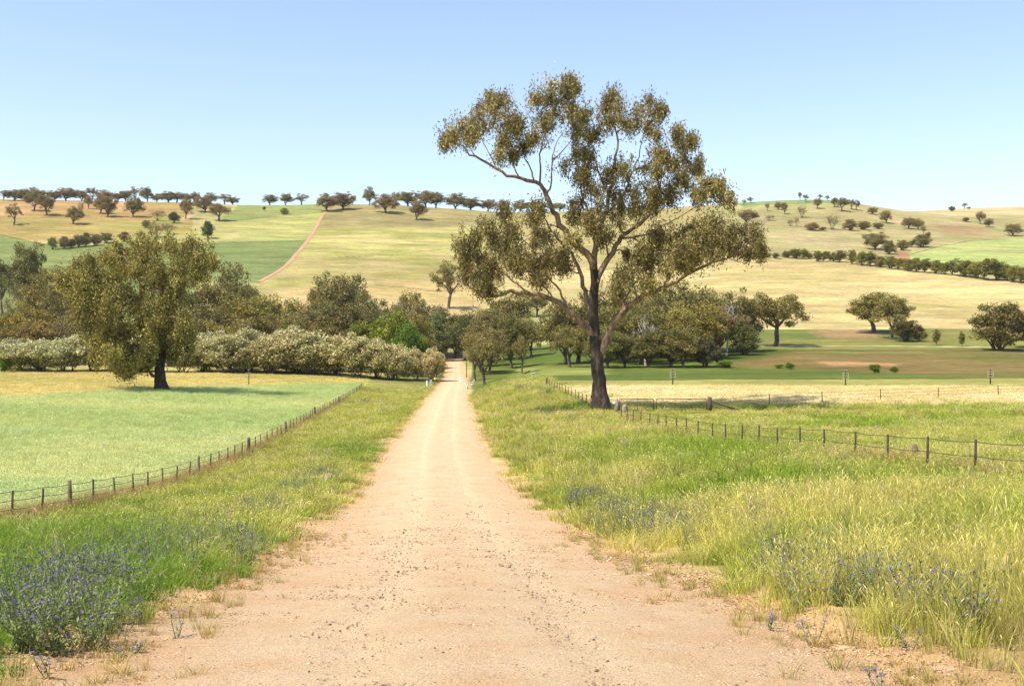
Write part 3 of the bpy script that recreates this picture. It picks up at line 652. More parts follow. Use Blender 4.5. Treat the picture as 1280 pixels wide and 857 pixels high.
# ------------------------------------------------------------------ the big olive gum in the green crop
cv2 = lambda zx, zy: (140 + .2392 * zx, 285 + .2392 * zy)
U = lambda lst: [((x - 140) / .2392, (y - 278) / .2392, s_ / .2392) for x, y, s_ in lst]
limbs2 = [
 ([(262, 840), (252, 790), (250, 740), (255, 690), (262, 640)], .95, .62, 0, 0, 1),
 ([(260, 650), (270, 570), (300, 480), (340, 390), (375, 290)], .55, .3, 0, 1, 2),
 ([(245, 800), (215, 770), (195, 745), (175, 700)], .35, .15, 0, -1, 2),
 ([(255, 660), (235, 600), (190, 545), (130, 530), (70, 560)], .4, .1, 0, -3, 2),
 ([(250, 700), (240, 560), (200, 450), (130, 380), (40, 330), (-60, 280)], .42, .1, 0, -1, 2),
 ([(300, 480), (280, 380), (240, 300), (220, 200), (200, 120)], .3, .08, .4, 4, 2),
 ([(375, 290), (355, 220), (340, 150), (300, 90)], .2, .05, 1, -3, 0),
 ([(375, 290), (420, 262), (470, 240), (520, 200)], .2, .05, 1, 3, 0),
 ([(375, 290), (390, 220), (420, 150), (440, 100)], .2, .05, 1, 0, 0),
 ([(340, 390), (300, 360), (250, 340), (180, 330)], .18, .05, .8, -5, 0),
 ([(200, 450), (150, 300), (100, 200), (60, 150)], .2, .05, -.5, 3, 0),
 ([(130, 380), (60, 400), (0, 420), (-80, 380)], .2, .05, -.7, -5, 0),
 ([(40, 330), (-20, 250), (-80, 180), (-150, 150)], .18, .05, -1, 2, 0),
 ([(262, 640), (330, 620), (370, 570), (400, 560)], .2, .05, 0, -2, 0),
 ([(190, 545), (120, 600), (80, 660), (60, 700)], .16, .05, -2, -3, 0)]
blobs2 = U([(266, 322, 11), (252, 310, 13), (235, 306, 14), (215, 303, 14), (195, 304, 15), (170, 306, 15), (150, 313, 14), (130, 316, 14), (110, 323, 14), (96, 332, 12), (88, 345, 10), (100, 352, 14),
 (120, 340, 16), (145, 335, 17), (170, 330, 17), (195, 330, 17), (220, 328, 17), (245, 330, 14), (110, 372, 13), (96, 368, 9), (130, 362, 15), (155, 358, 17), (180, 355, 17), (205, 350, 16), (225, 354, 11),
 (150, 385, 16), (175, 380, 16), (200, 378, 13), (218, 372, 9), (140, 400, 14), (160, 405, 16), (185, 400, 14), (205, 395, 10), (130, 408, 10), (150, 424, 12), (170, 430, 13), (185, 424, 12), (205, 420, 10),
 (225, 415, 10), (236, 424, 7), (215, 434, 8), (165, 446, 11), (150, 440, 9), (186, 446, 7), (122, 415, 12), (112, 398, 13), (100, 384, 11), (128, 430, 11), (140, 440, 11), (155, 455, 9), (228, 400, 10), (240, 410, 8)])
hand_tree('gum_tree', 175., limbs2, blobs2, cv2, (.42, .17), 8, 'large leaning gum with dense olive crown standing at the edge of the green crop', sub=22, nl=38, dup=2, depth=11,
          base_px=(202, 485.5), col=(.265, .225, .055), blobr=1.08, spread=.34)

# ------------------------------------------------------------------ trees of the valley
OL, DK, GR, YG, BR, GG = (.92, .95, .88), (.42, .5, .5), (.9, .92, 1.0), (1.12, 1.12, .72), (.95, .9, .74), (.8, .9, .74)
valley = [  # kind, px, top, width, ground distance or None, ground row, tint, label
 ('tall', 3, 318, 30, None, 392, DK, 'dark narrow gum cut by the left picture edge beside green paddock'),
 ('gum', 38, 292, 46, 450, None, GG, 'grey-green gum rising over the left green paddock, below the brown hill'),
 ('gum', 57, 331, 50, 395, None, BR, 'round brownish gum with dark underside in front of the grey-green one'),
 ('sparse', 24, 352, 36, 400, None, BR, 'thin twiggy tree beside the dark gum at far left'),
 ('gum', 28, 374, 70, 290, None, YG, 'low olive gum left of the bare-branched tree, behind cream bushes'),
 ('gum', 50, 392, 70, 272, None, (1.0, .86, .7), 'rusty brown round gum directly behind the leftmost cream bushes'),
 ('round', 8, 398, 40, 280, None, GG, 'green bushy tree at the left edge above the straw strip'),
 ('sparse', 86, 386, 56, 275, None, GR, 'bare grey twiggy tree between brown gum and big leaning gum'),
 ('gum', 104, 366, 56, 300, None, OL, 'olive gum half hidden behind the big leaning gum, left side'),
 ('sparse', 122, 395, 40, 268, None, BR, 'small dry tree with grey limbs just left of the leaning gum'),
 ('gum', 288, 322, 58, 350, None, OL, 'tall olive gum just right of the leaning gum, near dirt track'),
 ('gum', 252, 338, 60, 330, None, BR, 'brownish gum touching the right side of the leaning gum crown'),
 ('gum', 306, 344, 46, 330, None, GG, 'dark green gum at the foot of the dirt track'),
 ('gum', 300, 360, 70, 300, None, YG, 'golden olive gum below the foot of the dirt track'),
 ('flat', 348, 366, 80, 305, None, YG, 'broad golden gum under the pale strip right of dirt track'),
 ('gum', 262, 376, 76, 280, None, OL, 'wide olive gum behind cream bushes right of leaning trunk'),
 ('gum', 326, 384, 74, 275, None, (1.05, 1.0, .85), 'mid olive gum above the middle of the cream bushes'),
 ('gum', 378, 374, 70, 290, None, OL, 'olive gum left of the tall umbrella-shaped gum'),
 ('gum', 286, 398, 60, 264, None, YG, 'bright yellow-olive gum low behind the cream bushes'),
 ('gum', 366, 398, 64, 266, None, GG, 'dull green gum directly above the cream bushes, left of willow'),
 ('gum', 408, 396, 56, 268, None, BR, 'brown-green gum between the cream bushes and umbrella gum'),
 ('flat', 426, 338, 76, 345, None, (.85, .92, .9), 'tall umbrella-shaped gum standing above the wood at hill foot'),
 ('gum', 393, 362, 52, 325, None, (.98, .82, .7), 'reddish brown gum at left foot of the umbrella gum'),
 ('gum', 440, 372, 62, 300, None, (.8, .76, .66), 'dark brown gum below the umbrella gum'),
 ('gum', 458, 358, 40, 330, None, OL, 'slim olive gum at right side of the umbrella gum'),
 ('gum', 474, 376, 44, 312, None, (.75, .98, 1.1), 'blue-grey gum between umbrella gum and lilac bush'),
 ('round', 500, 371, 26, 330, None, (1.5, 1.4, 2.9), 'pale lilac-grey bush in the middle of the wood'),
 ('round', 512, 377, 20, 325, None, (1.9, 1.65, 3.3), 'small pale pinkish bush right beside the lilac-grey one'),
 ('gum', 516, 351, 44, 350, None, OL, 'olive gum left of the tall fork-trunked gum'),
 ('open', 560, 318, 50, None, 386, (1, .98, .95), 'tall open gum with forked trunk against the hay slope'),
 ('round', 583, 384, 34, 350, None, (.5, .66, .66), 'dark low bush right of the fork-trunked gum'),
 ('round', 548, 382, 34, 345, None, (.75, 1, 1.1), 'grey-green bush under the fork-trunked gum'),
 ('gum', 524, 386, 46, 305, None, YG, 'yellow-olive gum behind the bright green willows'),
 ('gum', 548, 396, 44, 362, None, BR, 'brownish gum above where the road leaves sight'),
 ('gum', 580, 386, 50, 372, None, YG, 'golden gum standing over the far end of the road'),
 ('gum', 532, 414, 36, 285, None, (.7, .78, .75), 'dark gum between the willow and the far road'),
 ('gum', 610, 378, 52, 315, None, OL, 'olive gum right of the far road, below big lower limb'),
 ('gum', 604, 398, 46, 285, None, (.95, .95, .85), 'brown-olive gum crowding the right side of the far road'),
 ('gum', 622, 372, 54, 340, None, (.95, .95, .85), 'olive gum touching the dark-trunked gum on its left'),
 ('gum', 612, 402, 48, 275, None, (.9, .9, .9), 'lower gum right of the road, left of pale-trunked sapling'),
 ('open', 606, 412, 54, None, 481, (.95, .98, .85), 'low gum with three thin dark trunks beside the culvert'),
 ('open', 594, 420, 34, 246, None, (.95, .98, .85), 'slim gum leaning over the right edge of the road bridge'),
 ('tall', 640, 356, 62, None, 439, (.82, .86, .75), 'dark-trunked tall gum on green pasture left of the great gum'),
 ('open', 652, 411, 30, None, 467, (.95, 1, .85), 'small pale-trunked gum on the green flat near the verge'),
 ('gum', 671, 364, 34, None, 396, (.75, .8, .65), 'dark shady tree seen through the great gum limbs, on the slope'),
 ('round', 684, 401, 12, None, 417, GG, 'little round sapling on the pale patch behind the great gum'),
 ('round', 700, 409, 15, None, 424, GG, 'low bush on the pale patch beside the little sapling'),
 ('gum', 706, 372, 50, 285, None, (.85, .85, .72), 'grey-brown gum immediately left of the great gum trunk'),
 ('open', 712, 398, 48, None, 459, OL, 'drooping olive gum with twin trunks left of the great trunk'),
 ('gum', 742, 366, 60, 300, None, (.85, .85, .85), 'gum hidden behind the great gum trunk'),
 ('gum', 778, 376, 60, 282, None, OL, 'olive gum right of the great trunk under its right limb'),
 ('gum', 760, 408, 44, 254, None, GG, 'low grey-green gum touching the great trunk on its right'),
 ('gum', 782, 414, 50, None, 459, (.95, 1, .9), 'low round olive gum at wood edge, second right of trunk'),
 ('dead', 808, 392, 40, 262, None, OL, 'white dead-limbed tree poking from the wood below the right limb'),
 ('gum', 812, 406, 54, None, 459, (.62, .7, .6), 'dark shaded gum below the white dead limbs'),
 ('gum', 806, 366, 66, 300, None, OL, 'tall olive gum at the back of the right-hand wood, left end'),
 ('gum', 840, 382, 66, 280, None, YG, 'golden olive gum in the middle of the right-hand wood'),
 ('flat', 852, 356, 88, 320, None, (.95, .98, .9), 'broadest highest gum at the back of the right-hand wood'),
 ('gum', 886, 364, 56, 315, None, (.9, .95, .85), 'high gum right of the broadest one, against hay slope'),
 ('gum', 856, 402, 52, None, 459.5, (1, .95, .85), 'brown-olive gum with pale stem at the wood edge'),
 ('round', 881, 414, 48, None, 459, (.42, .46, .62), 'dark blue-grey rounded tree at the right end of the wood'),
 ('dead', 908, 370, 34, 300, None, OL, 'bleached dead tree standing in the right end of the wood'),
 ('gum', 922, 364, 48, 312, None, OL, 'olive gum behind the bleached dead tree'),
 ('gum', 900, 380, 40, 300, None, BR, 'brownish gum just left of the bleached dead tree'),
 ('round', 930, 410, 34, 300, None, (.7, .9, .75), 'low green thicket under the gum behind the dead tree'),
 ('flat', 970, 362, 88, None, 433, (.92, .92, .82), 'spreading gum with single dark trunk beside the pale farm track'),
 ('gum', 1092, 359, 74, None, 416, (.95, .98, .8), 'domed gum of several stems above the pale farm track'),
 ('gum', 1114, 366, 58, None, 424, (.95, .98, .8), 'straight-stemmed gum forming right half of the domed pair'),
 ('round', 1131, 393, 44, None, 427, (.5, .54, .48), 'dark dense shrub at the foot of the domed gum pair'),
 ('round', 1149, 405, 20, None, 427, (.75, .85, .65), 'lighter round shrub touching the dark dense shrub'),
 ('narrow', 1171, 409, 13, None, 431, GG, 'thin sapling by the farm track, right of domed gums'),
 ('narrow', 1203, 412, 10, None, 433, GG, 'smaller sapling by the farm track, near right-hand gum'),
 ('round', 1250, 368, 80, None, 438, (.7, .7, .64), 'dense dark gum near the right edge with a bare top twig'),
 ('gum', 1290, 377, 56, None, 435, (.72, .74, .66), 'dark gum cut off by the right picture edge'),
]
valley += [('dense', 402, 372, 62, 300, None, GG, 'dull gum above the hedge between golden gum and umbrella gum'), ('dense', 468, 366, 56, 335, None, OL, 'olive gum behind the willows, right of the umbrella gum'),
 ('dense', 540, 372, 52, 368, None, OL, 'olive gum below the fork-trunked gum, far side of the wood'), ('dense', 356, 388, 60, 285, None, BR, 'brown-olive gum above the middle of the cream hedge'),
 ('dense', 214, 392, 60, 275, None, OL, 'low olive gum behind the trunk of the leaning gum'), ('dense', 136, 384, 60, 280, None, (.8, .84, .7), 'dark gum behind the left side of the leaning gum'), ('dense', 664, 392, 36, 350, None, OL, 'olive gum behind the small pale-trunked gum, further up'),
 ('dense', 722, 374, 60, 290, None, OL, 'olive gum in the wood just left of the great trunk, at the back'), ('dense', 770, 366, 60, 300, None, GG, 'grey-green gum at the back of the wood right of the great trunk'),
 ('dense', 800, 384, 56, 270, None, (.8, .85, .72), 'shaded gum behind the white dead limbs'), ('dense', 828, 368, 60, 305, None, OL, 'olive gum left of the broadest gum of the right-hand wood'),
 ('dense', 868, 376, 60, 290, None, YG, 'golden gum in front of the broadest gum of the right-hand wood'), ('dense', 900, 372, 50, 322, None, GG, 'gum behind the bleached dead tree, against the slope'),
 ('dense', 838, 408, 46, 256, None, (.75, .8, .66), 'low dark gum between shaded gum and pale-stemmed gum'), ('dense', 744, 400, 40, 262, None, GG, 'low gum hidden behind the great gum trunk base'),
 ('dense', 76, 350, 60, 340, None, OL, 'olive gum filling the gap left of the big leaning gum'), ('dense', 14, 384, 50, 330, None, GG, 'green gum behind the rusty gum near the left edge'),
 ('dense', 228, 350, 50, 320, None, GG, 'dark gum seen through the right side of the leaning gum'), ('dense', 320, 362, 54, 310, None, OL, 'olive gum beside the golden gum at foot of the track'),
 ('dense', 500, 380, 50, 300, None, OL, 'olive gum directly above the highest willow'), ('dense', 568, 402, 40, 358, None, GG, 'green-grey gum above the last bend of the far road'),
 ('dense', 640, 384, 40, 300, None, GG, 'grey-green gum behind the small pale-trunked gum')]
for kd, px, top, w, Y, b, tn, lb in valley:
    if kd == 'gum' and (Y is not None or px > 1270 or (b or 0) > 458): kd = 'dense'
    if 700 < px < 940 and Y is not None and kd != 'dead': w *= 1.12; top -= 7
    w *= 1.0 if kd in ('dead', 'narrow') else (1.06 if Y is None else 1.22); top -= 0 if Y is None else 3
    tree(kd, px, top, w, b, Y, tn, {'dead': 'dead_tree', 'round': 'bushy_tree', 'narrow': 'sapling', 'sparse': 'twiggy_tree'}.get(kd, 'gum_tree'), lb, 'shrub' if kd == 'round' else 'tree', 'trees in the valley')
WIL = (.95, 1.3, .6)
for kd, px, top, w, Y, tn, lb in [('leafy', 484, 380, 78, 272, WIL, 'bright green willow behind the cream bushes, highest of the willows'),
        ('leafy', 454, 392, 56, 275, WIL, 'lighter green willow left of the highest willow'), ('leafy', 510, 396, 50, 262, (.6, 1.1, .5), 'darker green willow near the road bridge'),
        ('leafy', 527, 412, 24, 264, (.7, 1.2, .5), 'small green willow beside the dark gum and bridge'),
        ('leafy', 440, 404, 26, 270, (1.05, 1.4, .6), 'small yellow-green willow at left end of the willows')]:
    tree(kd, px, top, w, None, Y, tn, 'willow_tree', lb, 'tree', 'willows by the creek')
# cream flowering bushes
bl = [(22, 428, 44, 256), (50, 424, 46, 250), (84, 424, 44, 248), (118, 418, 50, 250), (150, 420, 40, 247), (180, 424, 38, 250), (228, 424, 40, 248), (254, 418, 48, 252), (286, 420, 46, 247), (312, 415, 50, 254),
      (340, 418, 50, 249), (366, 414, 52, 254), (394, 416, 50, 250), (420, 418, 50, 250), (447, 420, 48, 246), (470, 424, 40, 246), (494, 430, 38, 244), (540, 437, 40, 246), (520, 438, 30, 250)]
bl.sort()
for i, (px, top, w, Y) in enumerate(bl):
    g = (i / len(bl))
    tn = (.95 + .25 * g, 1.0 + .12 * g, .95)
    extra = 'pale cream blossom' if px > 430 else ('grey-green leaf and cream blossom' if px > 200 else 'cream and green blossom')
    tree('blossom', px, top - (random.uniform(7, 13) if px < 415 else 8), w * (random.uniform(1.7, 2.2) if px < 415 else 1.6 if px < 505 else 1.0), None, Y, tn, 'flowering_bush', f'bush in {extra} behind the crop, {ORD[i]} from the left of nineteen', 'bush', 'cream flowering bushes at the crop edge')
for i, (px, top, w, Y, b) in enumerate([(6, 442, 26, 246, None), (172, 452, 26, 243, None), (907, 449, 26, None, 459.5), (988, 452, 16, None, 461.5), (1094, 453, 20, None, 466), (1118, 457, 14, None, 466), (974, 454, 18, None, 460)]):
    tree('leafy', px, top, w, b, Y, (.75, 1.35, .45), 'green_shrub', ['bright green shrub at left edge beside the cream bushes', 'green shrub at the foot of the leaning gum, before the bushes',
         'bright green shrub right of the dark blue-grey tree', 'small green weed clump beside the flat pasture rise', 'larger of two green shrubs on brown pasture', 'smaller of two green shrubs on brown pasture',
         'low green clump left of the weed clump on the pasture'][i], 'shrub', 'bright green shrubs')

# ------------------------------------------------------------------ trees on the hills
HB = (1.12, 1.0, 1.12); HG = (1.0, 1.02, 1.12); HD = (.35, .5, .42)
left_sky = [(5, 240, 14), (18, 236, 24), (31, 237, 18), (43, 236, 20), (56, 238, 20), (68, 238, 18), (82, 235, 22), (102, 238, 18), (115, 233, 14), (131, 238, 20), (147, 240, 16), (157, 239, 16), (168, 235, 16),
    (184, 234, 14), (195, 245, 16), (210, 240, 18), (221, 239, 18), (233, 241, 14), (243, 241, 14), (263, 243, 16), (281, 241, 20), (291, 248, 16)]
for i, (px, top, w) in enumerate(left_sky):
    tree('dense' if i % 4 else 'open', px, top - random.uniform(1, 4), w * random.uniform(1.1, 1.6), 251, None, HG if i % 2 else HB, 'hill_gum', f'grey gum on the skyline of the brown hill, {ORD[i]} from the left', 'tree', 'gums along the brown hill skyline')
mid_sky = [(337, 243, 22), (357, 241, 20), (377, 243, 17), (440, 246, 12), (461, 233, 20), (495, 240, 14), (510, 240, 24), (532, 238, 28), (545, 241, 22), (570, 242, 24), (588, 247, 26), (610, 248, 24), (630, 250, 22),
    (650, 251, 20), (666, 250, 18), (700, 254, 18), (885, 253, 14), (899, 252, 12), (909, 253, 11)]
for i, (px, top, w) in enumerate(mid_sky):
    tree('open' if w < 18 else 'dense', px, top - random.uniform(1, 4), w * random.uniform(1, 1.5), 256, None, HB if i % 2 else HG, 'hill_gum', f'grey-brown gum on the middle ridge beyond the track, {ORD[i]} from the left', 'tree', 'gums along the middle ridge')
right_sky = [(930, 249, 9, 256), (938, 245, 12, 254), (1000, 239, 6, 251), (1007, 241, 11, 253), (1025, 242, 9, 250), (1034, 243, 10, 251), (1206, 252, 10, 261), (1211, 258, 7, 262)]
for i, (px, top, w, b) in enumerate(right_sky):
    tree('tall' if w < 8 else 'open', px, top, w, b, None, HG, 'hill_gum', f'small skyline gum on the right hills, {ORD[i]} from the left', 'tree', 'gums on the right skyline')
lone = [('open', 17, 254, 22, 281, HB, 'thin slanting gum alone on the left brown slope'), ('gum', 43, 238, 24, 264, HG, 'upright gum high on the brown slope, left of a pair'),
    ('gum', 59, 241, 24, 269, HB, 'dark-stemmed gum lower right of the upright gum on brown slope'), ('gum', 92, 256, 22, 280, HB, 'round gum alone with clear shadow on the brown slope'),
    ('sparse', 101, 250, 10, 270, HB, 'thin bare tree just behind the round gum on brown slope'), ('gum', 110, 244, 14, 261, HB, 'small gum high on the brown slope, left of broad gum'),
    ('gum', 125, 241, 18, 267, HB, 'narrow gum joined to the broad gum on the brown slope'), ('gum', 135, 241, 24, 271, HB, 'broad gum with long shadow on the brown slope'),
    ('gum', 166, 243, 25, 271, HG, 'dense gum on bare eroded ground right of the broad gum'), ('gum', 232, 246, 18, 274, HB, 'gum in the gully at the top of the pale bare path'),
    ('gum', 256, 244, 25, 265, HB, 'brown gum beside the pale bare path near the ridge'), ('gum', 274, 254, 27, 276, HB, 'wide gum on the green slope right of the pale path'),
    ('sparse', 196, 261, 24, 276, HB, 'twiggy brown tree above the gully thicket'), ('round', 218, 263, 17, 279, HD, 'dark green round tree in the gully'),
    ('round', 260, 274, 16, 298, HD, 'dark green upright tree alone on the pale grass slope'), ('sparse', 196, 274, 30, 297, HB, 'wide brown twiggy thicket in the gully'),
    ('sparse', 209, 277, 17, 293, HB, 'small bare thicket right of the wide brown one'), ('round', 183, 275, 10, 285, HB, 'little round bush left of the gully thickets'),
    ('round', 66, 294, 13, 312, (.85, 1.25, .75), 'green conical bush at left end of the paddock hedge clump'), ('round', 80, 294, 14, 311, HB, 'brown bush in the paddock hedge clump, next to green one'),
    ('round', 89, 298, 12, 310, HD, 'dark low bush in the front of the paddock hedge clump'), ('round', 98, 291, 15, 309, HG, 'grey bush in the middle of the paddock hedge clump'),
    ('round', 107, 289, 13, 308, HG, 'tallest grey bush of the paddock hedge clump'), ('round', 119, 291, 15, 307, HB, 'brown bush at right part of the paddock hedge clump'),
    ('round', 133, 289, 21, 304, (.95, 1.1, 1), 'wide green-grey bush just right of the paddock hedge clump'), ('round', 155, 289, 18, 302, HB, 'brown bush on the green slope above the leaning gum crown'),
    ('round', 177, 289, 13, 300, (1, 1.3, .8), 'small green bush right of the brown bush above leaning gum'),
    ('gum', 410, 241, 27, 264, HB, 'left gum of the pair where the dirt track crests the ridge'), ('gum', 429, 239, 28, 262, HB, 'right gum of the pair where the dirt track crests'),
    ('gum', 482, 240, 32, 266, HB, 'broad brown gum with round shadow below the middle ridge'), ('gum', 521, 247, 22, 275, HB, 'lone small gum lowest below the middle ridge'),
    ('round', 330, 258, 5, 263, GG, 'tiny bush on green hill left of the dirt track'), ('round', 355, 260, 10, 268, (1, 1.3, .9), 'small green bush on hill top left of dirt track'),
    ('gum', 933, 261, 29, 281, HB, 'big brown round gum just right of the great gum crown'), ('open', 959, 254, 8, 264, HB, 'slight tree under the right ridge, nearest the brown round gum'),
    ('gum', 973, 253, 10, 262, HB, 'small brown tree under the right ridge, left of a taller one'), ('gum', 981, 252, 9, 268, HB, 'taller slim tree under the right ridge'),
    ('sparse', 1002, 256, 17, 272, HB, 'sparse open tree in the middle of the right hillside'), ('gum', 1021, 248, 12, 261, HB, 'rounded gum at the left of the right summit cluster'),
    ('gum', 1043, 247, 11, 259, HG, 'small gum left beside the largest summit gum'), ('gum', 1052, 247, 17, 264, HG, 'largest gum of the right summit cluster'),
    ('open', 1064, 248, 12, 262, HG, 'lighter gum right beside the largest summit gum'), ('open', 1071, 250, 11, 263, HG, 'last gum at right of the summit cluster'),
    ('sparse', 961, 269, 14, 276, HB, 'low tangle of dry branches on the right hillside'), ('sparse', 988, 274, 12, 283, HB, 'dry bush left of the long thicket on the right hillside'),
    ('sparse', 995, 271, 7, 283, HB, 'small dry upright bush left of the long thicket'), ('round', 1015, 278, 21, 288, (1.4, 1.15, 1.5), 'long purplish thicket on the right hillside fold'),
    ('round', 1028, 284, 11, 288, HB, 'low tail of the long purplish thicket'), ('sparse', 1040, 267, 19, 287, HB, 'airy round tree on the fold of the right hillside'),
    ('round', 1063, 273, 19, 288, (1.1, .95, 1.3), 'dark purplish bush right of the airy round tree'), ('round', 1079, 276, 18, 287, HB, 'brownish bush joined to the dark purplish bush'),
    ('round', 1097, 278, 17, 286, HG, 'grey low bush at right end of the fold bushes'), ('gum', 1091, 259, 13, 268, HB, 'small gum left of two on the right ridge shoulder'),
    ('gum', 1108, 261, 16, 279, HB, 'larger gum on the right ridge shoulder'), ('gum', 1136, 271, 19, 286, HB, 'gum left of a touching pair over pale bare ground'),
    ('gum', 1147, 273, 15, 287, HB, 'right gum of the touching pair over pale bare ground'), ('open', 1154, 281, 9, 294, HB, 'slim tree just below the touching pair'),
    ('gum', 1094, 288, 32, 312, HG, 'wide grey gum above the windbreak row'), ('round', 1111, 299, 19, 318, (.85, .9, .85), 'dark rounded tree right below the wide grey gum'),
    ('round', 1128, 299, 15, 313, (.85, .95, .85), 'tree left of the lime green field corner'), ('round', 1139, 300, 9, 309, (.85, .95, .85), 'small bush at the corner of the lime green field'),
    ('round', 1152, 292, 21, 309, (.8, .9, .8), 'round dark tree on the edge of the lime green field'), ('narrow', 1159, 289, 8, 300, HG, 'small tree behind the round dark field edge tree'),
    ('round', 1190, 258, 10, 264, (.45, .6, .6), 'dark round bush on the pale far hill skyline'), ('round', 1207, 272, 10, 277, HB, 'small brown bush on the pale far hill'),
    ('gum', 1225, 264, 15, 280, HB, 'upright brown gum on the pale far hill'), ('gum', 1236, 272, 11, 284, HB, 'smaller gum lower right of the upright one, pale hill'),
    ('gum', 1266, 278, 21, 295, HB, 'wide grey gum on the pale hill near the right edge')]
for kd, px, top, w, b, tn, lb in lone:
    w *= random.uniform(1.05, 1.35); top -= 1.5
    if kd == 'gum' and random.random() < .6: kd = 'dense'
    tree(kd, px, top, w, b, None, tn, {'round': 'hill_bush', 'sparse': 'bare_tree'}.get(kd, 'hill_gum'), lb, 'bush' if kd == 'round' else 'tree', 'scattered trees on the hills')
wb = [(959, 316, 8, 322), (970, 316, 8, 323), (984, 313, 11, 322), (994, 309, 14, 323), (1006, 310, 9, 324), (1012, 316, 7, 323), (1022, 312, 9, 327), (1030, 312, 8, 327), (1037, 316, 6, 326), (1042, 315, 7, 327), (1051, 312, 14, 328), (1065, 310, 9, 330),
      (1077, 311, 14, 332), (1089, 313, 12, 333), (1101, 319, 14, 334), (1113, 318, 13, 336), (1124, 321, 13, 337), (1135, 321, 14, 339), (1146, 320, 14, 340), (1158, 322, 13, 341), (1170, 323, 14, 342), (1181, 325, 13, 343), (1191, 322, 14, 344),
      (1206, 323, 20, 346), (1220, 324, 17, 348), (1232, 318, 17, 350), (1246, 322, 20, 350), (1258, 328, 16, 351), (1268, 330, 15, 353), (1278, 331, 15, 354), (1290, 331, 16, 356)]
for i, (px, top, w, b) in enumerate(wb):
    tree(['round', 'narrow', 'round'][i % 3], px, top - 1, w * 1.6, b, None, (.78, .9, .66) if i % 4 else (1, 1.15, .65), 'windbreak_tree', f'dark tree of the windbreak row above the hay slope, {ORD[i]} from the left', 'tree', 'windbreak row above the hay slope')

# ------------------------------------------------------------------ fences and gates
def post(px_x, y, h, r, m, parent, lean=(0, 0), name='post', flat=False, org=(0, 0, 0)):
    z = gz(px_x, y); b = MB(); pts = [(px_x - org[0], y - org[1], z - .35 - org[2]), (px_x + lean[0] * .5 - org[0], y + lean[1] * .5 - org[1], z + h * .5 - org[2]), (px_x + lean[0] - org[0], y + lean[1] - org[1], z + h - org[2])]
    b.tube(pts, [r * 1.06, r, r * .92], 9 if r > .05 else 5, wob=.16); b.build(name, m, parent); return Vector(pts[-1])
def fence_line(name, label, fx, ys, strain, heights, wires, seed):
    r = random.Random(seed); y0 = ys[0]; org = Vector((fx(y0), y0, gz(fx(y0), y0))); root = empty(name, org); tag(root, label, 'fence')
    tops = []
    for i, y in enumerate(ys):
        x = fx(y) + r.uniform(-.05, .05); big = i in strain
        if big: post(x, y, heights * 1.08, .075 if y < 70 else .12, M['post_mid'] if strain[i] else M['post'], root, (r.uniform(-.05, .05), 0), 'strainer_post', org=org)
        else: post(x, y, heights * r.uniform(.93, 1.04), .04, M['picket'], root, (r.uniform(-.07, .07), r.uniform(-.05, .05)), 'post', org=org)
        tops.append((x, y, gz(x, y)))
    for hgt in wires:
        b = MB(); pts = []
        for (x, y, z), (x2, y2, z2) in zip(tops[:-1], tops[1:]):
            for q in (0, .33, .66): pts.append((x + (x2 - x) * q - org.x, y + (y2 - y) * q - org.y, z + (z2 - z) * q + hgt * heights - (.03 if q else 0) - org.z))
        x, y, z = tops[-1]; pts.append((x - org.x, y - org.y, z + hgt * heights - org.z))
        b.tube(pts, .011, 4); b.build('wire', M['wire'], root)
    return root
ysL = [33.2 + 2.9 * i for i in range(64)]
fence_line('wire_fence', 'long fence of dark pickets and wire along the green crop, left of the road', fenceL, ysL, {3: True, 11: True, 24: True, 17: False, 33: False, 44: False}, 1.12, [.96, .7, .45], 1)
ysR = [27.8 + 2.9 * i for i in range(22)]
fence_line('wire_fence', 'two-wire fence of steel pickets in tall grass running right to the foreground', fenceR, ysR, {}, 1.12, [.95, .6], 2)
ysR2 = [97 + 2.9 * i for i in range(18)]
fence_line('wire_fence', 'low wire fence running away behind the great gum trunk', fenceR, ysR2, {17: False}, 1.1, [.95, .6, .3], 3)
# cross fence of the hay paddock
gpost = at(888, 511.5); gp = Vector((17.2, 97.5, gz(17.2, 97.5)))
ends = [gp + Vector((.4, .3, 0))] + [Vector(((px - CX) / F * Yq, Yq, 0)) for px, Yq in ((962, 106), (1028, 109), (1101, 112), (1173, 115), (1248, 118), (1330, 121))]
root = empty('wire_fence', gp); tag(root, 'sparse fence of thin posts crossing the pale hay strip, right of the gate post', 'fence')
for e in ends[1:]: post(e.x, e.y, 1.12, .045, M['picket'], root, (random.uniform(-.05, .05), 0), 'post', org=gp)
for hgt in (1.02, .7, .38):
    b = MB(); pts = []
    for a_, b_ in zip(ends[:-1], ends[1:]):
        for q in (0, .5): x = a_.x + (b_.x - a_.x) * q; y = a_.y + (b_.y - a_.y) * q; pts.append((x - gp.x, y - gp.y, gz(a_.x, a_.y) * (1 - q) + gz(b_.x, b_.y) * q + hgt - gp.z))
    b.tube(pts, .011, 4); b.build('wire', M['wire'], root)
